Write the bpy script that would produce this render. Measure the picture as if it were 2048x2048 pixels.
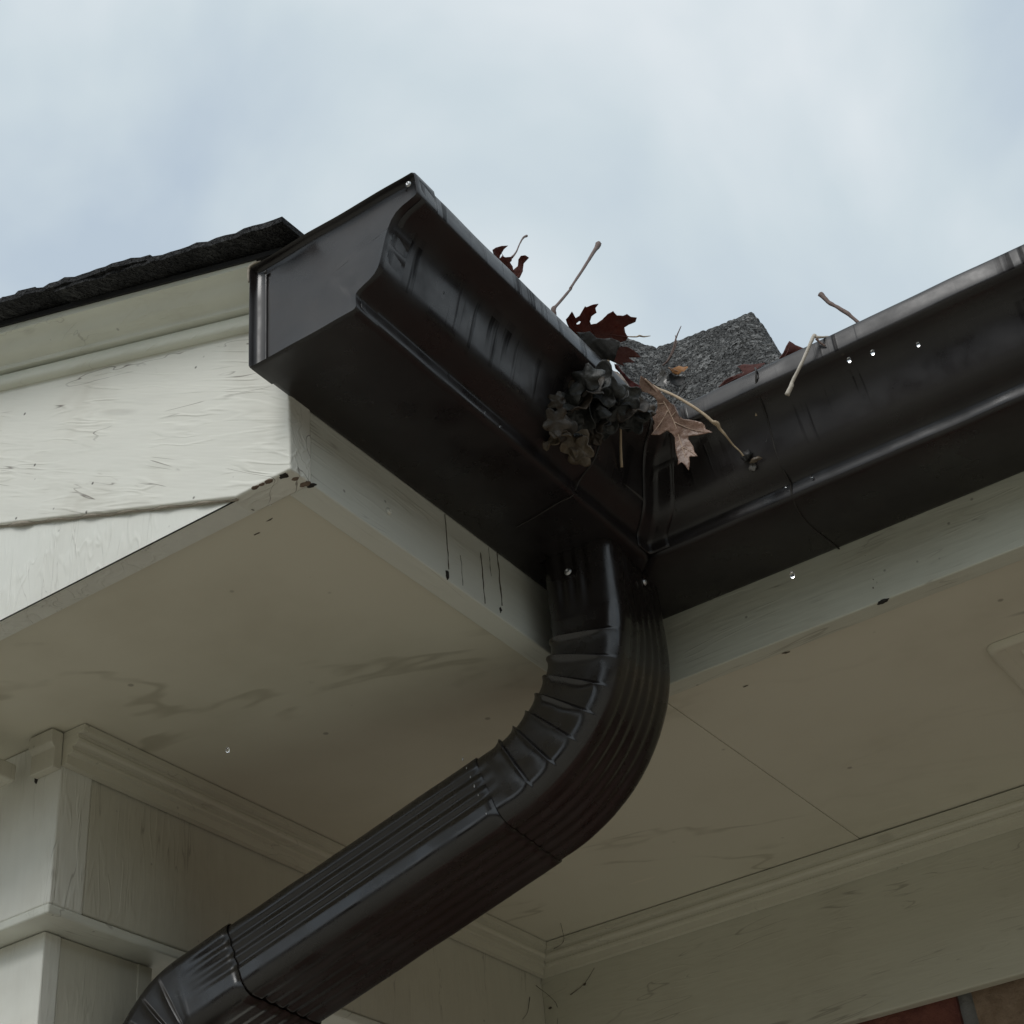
import bpy, bmesh, math, random
from mathutils import Vector, Matrix, noise
from mathutils.geometry import delaunay_2d_cdt

for o in list(bpy.data.objects):
    bpy.data.objects.remove(o, do_unlink=True)
S = bpy.context.scene
COL = S.collection
V = Vector
random.seed(7)

# ------------------------------------------------------------------ camera
R_ = V((0.82609, 0.55698, -0.08572)); U_ = V((0.38311, -0.44353, 0.81025)); F_ = V((-0.41327, 0.70218, 0.57978))
cam = bpy.data.cameras.new('camera')
cam.sensor_width = 36; cam.lens = 36 * 3229.34 / 2048
cam.clip_start = 0.02; cam.clip_end = 2000
camo = bpy.data.objects.new('camera', cam); COL.objects.link(camo)
M = Matrix((R_, U_, -F_)).transposed().to_4x4()
M.translation = V((0.5667, -1.1145, -0.7357))
camo.matrix_world = M
S.camera = camo

# ------------------------------------------------------------------ sky, sun, exposure
SUN_AZ, SUN_EL = math.radians(176), math.radians(46)     # azimuth clockwise from +Y
w = bpy.data.worlds.new('World'); S.world = w; w.use_nodes = True
wn, wl = w.node_tree.nodes, w.node_tree.links
wn.clear()
wo = wn.new('ShaderNodeOutputWorld'); bg = wn.new('ShaderNodeBackground'); bg.inputs[1].default_value = 0.1
sky = wn.new('ShaderNodeTexSky'); sky.sky_type = 'NISHITA'; sky.sun_disc = False
sky.sun_elevation = SUN_EL; sky.sun_rotation = SUN_AZ
sky.air_density = 1.0; sky.dust_density = 3.0
tc = wn.new('ShaderNodeTexCoord'); mp = wn.new('ShaderNodeMapping')
mp.inputs['Location'].default_value = (18.373, 16.251, 0.914); mp.inputs['Scale'].default_value = (1, 1, 1.15)
n1 = wn.new('ShaderNodeTexNoise'); n1.inputs['Scale'].default_value = 3.6; n1.inputs['Detail'].default_value = 5
n1.inputs['Roughness'].default_value = 0.46; n1.inputs['Distortion'].default_value = 0.25
cr = wn.new('ShaderNodeValToRGB'); cr.color_ramp.interpolation = 'LINEAR'
e = cr.color_ramp.elements
e[0].position = 0.34; e[0].color = (5.15, 6.1, 7.05, 1)
e[1].position = 0.66; e[1].color = (8.1, 8.65, 9.0, 1)
mid = cr.color_ramp.elements.new(0.5); mid.color = (6.45, 7.35, 7.85, 1)
mx = wn.new('ShaderNodeMix'); mx.data_type = 'RGBA'; mx.inputs['Factor'].default_value = 0.93
wl.new(tc.outputs['Generated'], mp.inputs['Vector']); wl.new(mp.outputs['Vector'], n1.inputs['Vector'])
wl.new(n1.outputs['Fac'], cr.inputs['Fac'])
wl.new(sky.outputs[0], mx.inputs['A']); wl.new(cr.outputs[0], mx.inputs['B'])
wl.new(mx.outputs['Result'], bg.inputs[0]); wl.new(bg.outputs[0], wo.inputs[0])

sd = bpy.data.lights.new('sun', 'SUN'); sd.energy = 1.5; sd.angle = math.radians(28); sd.color = (1, 0.98, 0.95)
sun = bpy.data.objects.new('sun', sd); COL.objects.link(sun)
tosun = V((math.sin(SUN_AZ) * math.cos(SUN_EL), math.cos(SUN_AZ) * math.cos(SUN_EL), math.sin(SUN_EL)))
sun.rotation_euler = tosun.to_track_quat('Z', 'Y').to_euler()
sun.location = tosun * 10
S.view_settings.view_transform = 'Standard'; S.view_settings.look = 'None'
S.view_settings.exposure = 0.0; S.view_settings.gamma = 1.0; S.view_settings.use_curve_mapping = False
S.render.engine = 'CYCLES'
S.cycles.max_bounces = 6; S.cycles.diffuse_bounces = 3; S.cycles.glossy_bounces = 3; S.cycles.transmission_bounces = 6
S.cycles.caustics_reflective = False; S.cycles.caustics_refractive = False

# ------------------------------------------------------------------ helpers
def obj(name, vs, fs, mat, parent=None, smooth=False, **props):
    me = bpy.data.meshes.new(name); me.from_pydata([tuple(v) for v in vs], [], [tuple(f) for f in fs])
    me.validate(); me.update()
    bm = bmesh.new(); bm.from_mesh(me); bmesh.ops.recalc_face_normals(bm, faces=bm.faces); bm.to_mesh(me); bm.free()
    if smooth:
        for p in me.polygons: p.use_smooth = True
    me.materials.append(mat)
    o = bpy.data.objects.new(name, me); COL.objects.link(o)
    if parent: o.parent = parent
    for k, v in props.items(): o[k] = v
    return o
def thing(name, label, cat, group=None, loc=(0, 0, 0)):
    o = bpy.data.objects.new(name, None); COL.objects.link(o); o.location = loc; o.empty_display_size = 0.05
    o['label'] = label; o['category'] = cat
    if group: o['group'] = group
    return o
def tag(o, label, cat, group=None):
    o['label'] = label; o['category'] = cat
    if group: o['group'] = group
    return o
def bevel(o, w=0.0015, n=2):
    m = o.modifiers.new('bevel', 'BEVEL'); m.width = w; m.segments = n; m.limit_method = 'ANGLE'; m.angle_limit = math.radians(40)
    o.data.shade_smooth() if hasattr(o.data, 'shade_smooth') else None
    s = o.modifiers.new('wn', 'WEIGHTED_NORMAL'); s.keep_sharp = True
    return o
def box(name, a, b, mat, parent=None, bv=0.0015):
    x0, y0, z0 = a; x1, y1, z1 = b
    vs = [(x0, y0, z0), (x1, y0, z0), (x1, y1, z0), (x0, y1, z0), (x0, y0, z1), (x1, y0, z1), (x1, y1, z1), (x0, y1, z1)]
    fs = [(0, 3, 2, 1), (4, 5, 6, 7), (0, 1, 5, 4), (1, 2, 6, 5), (2, 3, 7, 6), (3, 0, 4, 7)]
    o = obj(name, vs, fs, mat, parent)
    if bv: bevel(o, bv)
    return o
def prism(name, poly, f0, f1, mat, parent=None, bv=0.0015):
    """poly: list of 2-D points; f0/f1 map a 2-D point to the two end positions"""
    n = len(poly); vs = [f0(p) for p in poly] + [f1(p) for p in poly]
    fs = [tuple(range(n)), tuple(range(2 * n - 1, n - 1, -1))] + [(i, (i + 1) % n, n + (i + 1) % n, n + i) for i in range(n)]
    o = obj(name, vs, fs, mat, parent)
    if bv: bevel(o, bv)
    return o
def tube(name, pts, rad, mat, parent=None, seg=8, sub=4, wob=0.0):
    """smooth tapering tube through pts ; rad list in metres"""
    P = [V(p) for p in pts]; n = len(P); Q = []; RR = []
    for i in range(n - 1):
        p0, p1, p2, p3 = P[max(i - 1, 0)], P[i], P[i + 1], P[min(i + 2, n - 1)]
        for k in range(sub):
            t = k / sub
            Q.append(0.5 * ((2 * p1) + (p2 - p0) * t + (2 * p0 - 5 * p1 + 4 * p2 - p3) * t * t + (3 * p1 - p0 - 3 * p2 + p3) * t ** 3))
            RR.append(rad[i] * (1 - t) + rad[i + 1] * t)
    Q.append(P[-1]); RR.append(rad[-1])
    vs, fs = [], []; up = V((0.3, 0.2, 0.93))
    for i, c in enumerate(Q):
        t = (Q[min(i + 1, len(Q) - 1)] - Q[max(i - 1, 0)]).normalized()
        a = t.cross(up); a = a.normalized() if a.length > 1e-5 else V((1, 0, 0)); b = t.cross(a)
        for k in range(seg):
            an = 2 * math.pi * k / seg
            r = RR[i] * (1 + wob * noise.noise(V((c.x * 300 + k, c.y * 300, c.z * 300))))
            vs.append(c + a * math.cos(an) * r + b * math.sin(an) * r)
    for i in range(len(Q) - 1):
        for k in range(seg):
            fs.append((i * seg + k, i * seg + (k + 1) % seg, (i + 1) * seg + (k + 1) % seg, (i + 1) * seg + k))
    m = len(Q) - 1
    fs.append(tuple(range(seg - 1, -1, -1))); fs.append(tuple(m * seg + k for k in range(seg)))
    return obj(name, vs, fs, mat, parent, smooth=True)

# ------------------------------------------------------------------ materials
class MT:
    def __init__(s, name):
        s.m = bpy.data.materials.new(name); s.m.use_nodes = True
        s.n = s.m.node_tree.nodes; s.l = s.m.node_tree.links
        s.b = s.n['Principled BSDF']; s.out = s.n['Material Output']
        s.tc = s.n.new('ShaderNodeTexCoord')
    def put(s, sock, v):
        if isinstance(v, (int, float)): sock.default_value = v
        elif isinstance(v, tuple): sock.default_value = v if len(v) == len(sock.default_value) else v + (1,)
        else: s.l.new(v, sock)
    def co(s, scale=(1, 1, 1), loc=(0, 0, 0), rot=(0, 0, 0)):
        src = s.tc.outputs['Object']
        if rot != (0, 0, 0):
            q = s.n.new('ShaderNodeMapping'); q.inputs['Rotation'].default_value = rot; s.l.new(src, q.inputs['Vector']); src = q.outputs[0]
        m = s.n.new('ShaderNodeMapping'); m.inputs['Scale'].default_value = scale; m.inputs['Location'].default_value = loc
        s.l.new(src, m.inputs['Vector']); return m.outputs[0]
    def noise(s, vec, scale, detail=3, rough=0.55, dist=0.0):
        t = s.n.new('ShaderNodeTexNoise'); t.inputs['Scale'].default_value = scale; t.inputs['Detail'].default_value = detail
        t.inputs['Roughness'].default_value = rough; t.inputs['Distortion'].default_value = dist
        s.l.new(vec, t.inputs['Vector']); return t.outputs['Fac']
    def vor(s, vec, scale, feat='F1', out='Distance', rnd=1.0):
        t = s.n.new('ShaderNodeTexVoronoi'); t.feature = feat; t.inputs['Scale'].default_value = scale
        t.inputs['Randomness'].default_value = rnd
        s.l.new(vec, t.inputs['Vector']); return t.outputs[out]
    def ramp(s, f, a, b, lo=0.0, hi=1.0):
        t = s.n.new('ShaderNodeMapRange'); t.interpolation_type = 'SMOOTHSTEP'
        s.put(t.inputs[0], f); t.inputs[1].default_value = a; t.inputs[2].default_value = b
        t.inputs[3].default_value = lo; t.inputs[4].default_value = hi; return t.outputs[0]
    def math(s, op, a, b=0.0, c=0.0):
        t = s.n.new('ShaderNodeMath'); t.operation = op
        for i, v in enumerate((a, b, c)): s.put(t.inputs[i], v)
        return t.outputs[0]
    def mix(s, f, a, b):
        t = s.n.new('ShaderNodeMix'); t.data_type = 'RGBA'; s.put(t.inputs['Factor'], f)
        s.put(t.inputs['A'], a); s.put(t.inputs['B'], b); return t.outputs['Result']
    def bump(s, h, strength, dist=0.001, prev=None):
        t = s.n.new('ShaderNodeBump'); t.inputs['Strength'].default_value = strength; t.inputs['Distance'].default_value = dist
        s.put(t.inputs['Height'], h)
        if prev is not None: s.l.new(prev, t.inputs['Normal'])
        return t.outputs[0]
    def done(s, col, rough, nrm=None, spec=0.5, **kw):
        s.put(s.b.inputs['Base Color'], col); s.put(s.b.inputs['Roughness'], rough); s.put(s.b.inputs['Specular IOR Level'], spec)
        if nrm is not None: s.l.new(nrm, s.b.inputs['Normal'])
        for k, v in kw.items(): s.put(s.b.inputs[k.replace('_', ' ')], v)
        return s.m

def paint(name, base, st, dirt=0.5, wrinkle=0.6, rough=0.5, tint=(0.30, 0.25, 0.18), rot=(0, 0, 0)):
    """aged exterior gloss paint on wood. st: stretch vector, small along the grain"""
    t = MT(name)
    g = t.co(st, rot=rot); p = t.co()
    fine = t.noise(g, 60, 3, 0.65)
    rid = t.noise(g, 72, 2, 0.5, 0.4); big = t.noise(p, 11, 3, 0.6)
    ridge = t.ramp(t.math('ABSOLUTE', t.math('SUBTRACT', rid, 0.5)), 0.0, 0.07, 1, 0)
    ridge = t.math('MULTIPLY', ridge, t.ramp(big, 0.38, 0.60))
    hgt = t.math('MULTIPLY_ADD', fine, 0.7, t.math('MULTIPLY', big, 1.2))
    hgt = t.math('MULTIPLY_ADD', ridge, wrinkle, hgt)
    n = t.bump(hgt, 0.75, 0.0014)
    film = t.ramp(t.noise(p, 5.5, 4, 0.65), 0.42, 0.75, 0, 0.5 * dirt)
    vt = t.n.new('ShaderNodeTexVoronoi'); vt.inputs['Scale'].default_value = 48; t.l.new(p, vt.inputs['Vector'])
    sp = t.math('MULTIPLY', t.ramp(vt.outputs['Distance'], 0.03, 0.085, 1, 0), t.ramp(vt.outputs['Color'], 0.62, 0.66))
    vs_ = t.n.new('ShaderNodeTexVoronoi'); vs_.inputs['Scale'].default_value = 30; t.l.new(g, vs_.inputs['Vector'])
    sc = t.math('MULTIPLY', t.ramp(vs_.outputs['Distance'], 0.05, 0.12, 1, 0), t.ramp(vs_.outputs['Color'], 0.62, 0.66))
    crk = t.math('MULTIPLY', t.ramp(t.math('ABSOLUTE', t.math('SUBTRACT', t.noise(g, 9, 4, 0.6, 1.5), 0.5)), 0.0, 0.0045, 1, 0), t.ramp(big, 0.46, 0.56))
    c = t.mix(film, base, tint)
    c = t.mix(t.ramp(fine, 0.35, 0.75, 0.0, 0.14), c, tuple(k * 0.7 for k in base))
    c = t.mix(t.math('MULTIPLY', crk, min(1, 0.75 * dirt)), c, (0.08, 0.055, 0.04))
    c = t.mix(t.math('MULTIPLY', sp, min(1, 0.85 * dirt + 0.1)), c, (0.05, 0.04, 0.03))
    c = t.mix(t.math('MULTIPLY', sc, min(1, 0.7 * dirt)), c, (0.10, 0.08, 0.06))
    return t.done(c, t.ramp(big, 0.3, 0.7, rough - 0.08, rough + 0.14), n, 0.4)

WHITE = (0.77, 0.765, 0.695)
CREAM = (0.66, 0.64, 0.55)
m_front = paint('white_paint_front', WHITE, (0.13, 1, 1), 0.95, 0.34, 0.45, rot=(0, math.radians(-27), 0))
m_infill = paint('white_paint_infill', (0.77, 0.775, 0.715), (1, 1, 0.25), 0.3, 0.4, 0.42)
m_fx = paint('cream_paint_along_x', (0.62, 0.63, 0.54), (0.12, 1, 1), 0.5, 0.15)
m_fy = paint('cream_paint_along_y', (0.72, 0.73, 0.66), (1, 0.12, 1), 0.5, 0.2)
m_mould = paint('cream_paint_moulding', (0.70, 0.71, 0.62), (0.12, 1, 1), 0.35, 0.25, 0.45)
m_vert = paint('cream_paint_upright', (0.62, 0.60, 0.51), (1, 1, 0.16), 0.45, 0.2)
m_frieze = paint('beige_paint_frieze', (0.60, 0.585, 0.485), (0.16, 1, 1), 0.5, 0.12)
m_trim = paint('beige_paint_trim', (0.66, 0.635, 0.53), (0.3, 0.3, 1), 0.25, 0.05)
m_vert_lit = paint('cream_paint_upright_lit', (0.80, 0.80, 0.735), (1, 1, 0.16), 0.5, 0.45)  # lit copy of the cream upright paint: front-face brightness put into the colour

def soffit_mat():
    t = MT('cream_paint_soffit'); p = t.co(); g = t.co((0.12, 1, 1), rot=(0, 0, math.radians(-6)))
    base = (0.70, 0.67, 0.555)
    film = t.ramp(t.noise(p, 4, 5, 0.6), 0.4, 0.75, 0, 0.35)
    c = t.mix(film, base, (0.44, 0.40, 0.30))
    sx_ = t.n.new('ShaderNodeSeparateXYZ'); t.l.new(t.tc.outputs['Object'], sx_.inputs[0])
    leaky = t.ramp(sx_.outputs['X'], 0.0, 0.05, 1, 0.15)
    # faint smeared tide marks of an old leak
    f = t.noise(t.co((0.7, 1.8, 1), loc=(0.37, 0.12, 0), rot=(0, 0, math.radians(-20))), 3.0, 4, 0.55, 0.3)
    band = t.math('MULTIPLY', t.ramp(t.math('ABSOLUTE', t.math('SUBTRACT', f, 0.54)), 0.0, 0.018, 1, 0), t.ramp(t.noise(p, 13, 3), 0.36, 0.58))
    c = t.mix(t.math('MULTIPLY', t.math('MULTIPLY', band, leaky), 0.42), c, (0.30, 0.27, 0.19))
    sv = t.vor(g, 34); svc = t.vor(g, 34, out='Color')
    reg = t.ramp(t.noise(p, 7, 2), 0.45, 0.55)
    sc = t.math('MULTIPLY', t.math('MULTIPLY', t.ramp(sv, 0.06, 0.13, 1, 0), t.ramp(svc, 0.52, 0.58)), reg)
    c = t.mix(t.math('MULTIPLY', sc, 0.55), c, (0.80, 0.74, 0.62))
    g2 = t.co((0.12, 1, 1), loc=(4, 2, 1), rot=(0, 0, math.radians(-12)))
    dk = t.math('MULTIPLY', t.ramp(t.vor(g2, 22), 0.05, 0.11, 1, 0), t.ramp(t.vor(g2, 22, out='Color'), 0.66, 0.72))
    dot = t.math('MULTIPLY', t.ramp(t.vor(p, 40), 0.06, 0.13, 1, 0), t.ramp(t.vor(p, 40, out='Color'), 0.80, 0.86))
    c = t.mix(t.math('MULTIPLY', t.math('MAXIMUM', dk, dot), 0.5), c, (0.12, 0.10, 0.075))
    n = t.bump(t.math('MULTIPLY_ADD', t.noise(p, 5, 2), 6.0, t.noise(g, 60, 2)), 0.35, 0.001)
    return t.done(c, 0.6, n, 0.35)
m_soffit = soffit_mat()

def metal(name, along=(1, 1, 0.06), base=(0.0100, 0.0075, 0.0082), rough=0.32, wet=1.0, spec=0.56):
    t = MT(name); p = t.co()
    st = t.co(along); s = t.noise(st, 120, 2, 0.55, 0.1)
    flat = t.co((along[0], along[1], 0.0), loc=(0.27, 0.31, 0)); where = t.ramp(t.noise(flat, 11.0, 2, 0.6), 0.38, 0.55)
    sz = t.n.new('ShaderNodeSeparateXYZ'); t.l.new(t.tc.outputs['Object'], sz.inputs[0])
    stop = t.math('MULTIPLY_ADD', t.noise(flat, 70, 1), -0.13, t.math('ADD', sz.outputs['Z'], 0.035))
    where = t.math('MULTIPLY', where, t.ramp(stop, -0.012, 0.012))
    ge = t.n.new('ShaderNodeNewGeometry'); sx = t.n.new('ShaderNodeSeparateXYZ'); t.l.new(ge.outputs['True Normal'], sx.inputs[0])
    upright = t.ramp(t.math('ABSOLUTE', sx.outputs['Z']), 0.45, 0.75, 1, 0)
    run = t.math('MULTIPLY', t.math('MULTIPLY', t.ramp(s, 0.54, 0.64), where), upright)
    run = t.math('MULTIPLY', run, wet)
    dust = t.ramp(t.noise(p, 8, 5, 0.65), 0.35, 0.8)
    c = t.mix(t.math('MULTIPLY', dust, 0.6), base, (0.030, 0.026, 0.024))
    c = t.mix(t.math('MULTIPLY', run, 0.7), c, (0.005, 0.004, 0.004))
    vd = t.vor(p, 70); sp = t.math('MULTIPLY', t.ramp(vd, 0.05, 0.12, 1, 0), t.ramp(t.vor(p, 70, out='Color'), 0.86, 0.9))
    c = t.mix(t.math('MULTIPLY', sp, 0.5), c, (0.10, 0.085, 0.07))
    r = t.ramp(t.noise(p, 22, 4, 0.6), 0.3, 0.75, rough - 0.09, rough + 0.20)
    spc = t.math('MULTIPLY', spec, t.math('SUBTRACT', 1.0, t.math('MULTIPLY', run, 0.85)))
    n = t.bump(run, 0.35, 0.0008)
    return t.done(c, r, n, spc)
m_metal = metal('brown_enamelled_gutter', (0.02, 1, 0.05))
m_metal2 = metal('brown_enamelled_gutter_along_x', (1, 0.02, 0.05))
m_cap = metal('brown_enamelled_cap', (1, 0.02, 0.05), wet=0.0)
m_pipe = metal('brown_enamelled_downspout', base=(0.0105, 0.0078, 0.0072), rough=0.24, wet=0.2, spec=0.8)
t = MT('steel_screw'); m_steel = t.done((0.55, 0.55, 0.55), 0.35, Metallic=1.0)

def granules(name, lo, hi, scale=520):
    t = MT(name); p = t.co()
    c = t.vor(p, scale, out='Color'); d = t.vor(p, scale)
    col = t.mix(t.ramp(c, 0.1, 0.9), lo, hi)
    col = t.mix(t.ramp(t.noise(p, 30, 3), 0.35, 0.65, 0, 0.45), col, tuple(k * 0.5 for k in lo))
    cr = t.noise(t.co((1, 0.3, 1), rot=(0, 0, 0.6)), 190, 3, 0.6, 0.6)
    col = t.mix(t.ramp(cr, 0.40, 0.50, 0.6, 0), col, tuple(k * 0.3 for k in lo))
    n = t.bump(t.ramp(cr, 0.40, 0.58), 1.0, 0.004)
    n = t.bump(d, 0.8, -0.0015, n)
    return t.done(col, 0.85, n, 0.3)
m_gran = granules('grey_shingle_granules', (0.07, 0.072, 0.072), (0.26, 0.26, 0.255))
m_shing = granules('dark_shingle_granules', (0.012, 0.012, 0.013), (0.05, 0.05, 0.05))
t = MT('black_roofing_felt'); m_felt = t.done(t.mix(t.noise(t.co(), 60, 4), (0.003, 0.003, 0.0035), (0.010, 0.0095, 0.0095)), 0.8, t.bump(t.noise(t.co(), 300, 3), 0.4, 0.001))

def leafmat(name, c1, c2, vein, trans=0.25, rough=0.45, spot=(0.02, 0.012, 0.01), crumple=0.6):
    t = MT(name); p = t.co()
    a = t.mix(t.ramp(t.noise(p, 45, 4, 0.6), 0.35, 0.7), c1, c2)
    sp = t.ramp(t.noise(p, 120, 3, 0.6), 0.64, 0.72)
    a = t.mix(t.math('MULTIPLY', sp, 0.6), a, spot)
    net = t.vor(p, 420, 'DISTANCE_TO_EDGE')
    a = t.mix(t.ramp(net, 0.0, 0.08, 0.35, 0), a, vein)
    n = t.bump(t.noise(p, 90 if crumple < 1 else 190, 4, 0.6), min(crumple, 0.75), 0.001 if crumple < 1 else 0.0013); n = t.bump(net, 0.3, 0.0004, n)
    m = t.done(a, rough, n, 0.45)
    tr = t.n.new('ShaderNodeBsdfTranslucent'); t.put(tr.inputs['Color'], a)
    ms = t.n.new('ShaderNodeMixShader'); ms.inputs[0].default_value = trans
    t.l.new(t.b.outputs[0], ms.inputs[1]); t.l.new(tr.outputs[0], ms.inputs[2]); t.l.new(ms.outputs[0], t.out.inputs[0])
    return m
m_red = leafmat('dark_red_leaf', (0.135, 0.040, 0.032), (0.20, 0.068, 0.052), (0.22, 0.10, 0.075), 0.5)
m_tan = leafmat('pinkish_tan_leaf', (0.19, 0.11, 0.078), (0.34, 0.215, 0.16), (0.5, 0.36, 0.28), 0.15, 0.4, (0.10, 0.06, 0.05))
m_crim = leafmat('crimson_leaf', (0.13, 0.022, 0.022), (0.17, 0.032, 0.03), (0.12, 0.05, 0.04), 0.25)
m_pale = leafmat('bleached_leaf', (0.36, 0.30, 0.26), (0.46, 0.40, 0.35), (0.4, 0.33, 0.29), 0.2, 0.5, (0.3, 0.22, 0.18))
m_orange = leafmat('orange_leaf', (0.40, 0.17, 0.05), (0.5, 0.24, 0.08), (0.5, 0.3, 0.12), 0.2)
m_wet = leafmat('wet_grey_leaf', (0.11, 0.105, 0.10), (0.20, 0.19, 0.175), (0.2, 0.18, 0.16), 0.1, 0.25)
m_blk = leafmat('black_leaf_and_shade', (0.012, 0.012, 0.012), (0.03, 0.028, 0.026), (0.03, 0.03, 0.03), 0.05, 0.55)
m_clump = [leafmat('charcoal_curled_leaf', (0.018, 0.0185, 0.018), (0.055, 0.056, 0.052), (0.02, 0.02, 0.02), 0.05, 0.52, crumple=1.0),
           leafmat('brown_grey_curled_leaf', (0.035, 0.028, 0.022), (0.085, 0.066, 0.05), (0.03, 0.025, 0.02), 0.1, 0.5, crumple=1.0),
           leafmat('tan_curled_leaf', (0.10, 0.075, 0.05), (0.19, 0.15, 0.105), (0.06, 0.045, 0.03), 0.15, 0.5, crumple=1.0)]
m_litter = leafmat('wet_litter', (0.012, 0.010, 0.009), (0.035, 0.026, 0.02), (0.03, 0.02, 0.02), 0.05, 0.35)
def bark(name, a, b):
    t = MT(name); p = t.co()
    return t.done(t.mix(t.noise(p, 220, 4), a, b), 0.7, t.bump(t.noise(p, 500, 3), 0.6, 0.0006))
m_bark = bark('brown_twig_bark', (0.10, 0.065, 0.055), (0.20, 0.14, 0.12))
m_dead = bark('bleached_twig', (0.42, 0.37, 0.31), (0.6, 0.55, 0.48))
m_dark = bark('dark_stem', (0.015, 0.013, 0.012), (0.04, 0.034, 0.03))
m_straw = bark('straw_stem', (0.34, 0.25, 0.16), (0.5, 0.4, 0.28))
m_grub = bark('black_grime', (0.008, 0.007, 0.006), (0.03, 0.024, 0.018))
m_caulk = bark('old_caulk', (0.20, 0.165, 0.125), (0.42, 0.38, 0.31))
t = MT('water'); m_water = t.done((1, 1, 1), 0.0, None, 0.5, Transmission_Weight=1.0, IOR=1.33)

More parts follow.
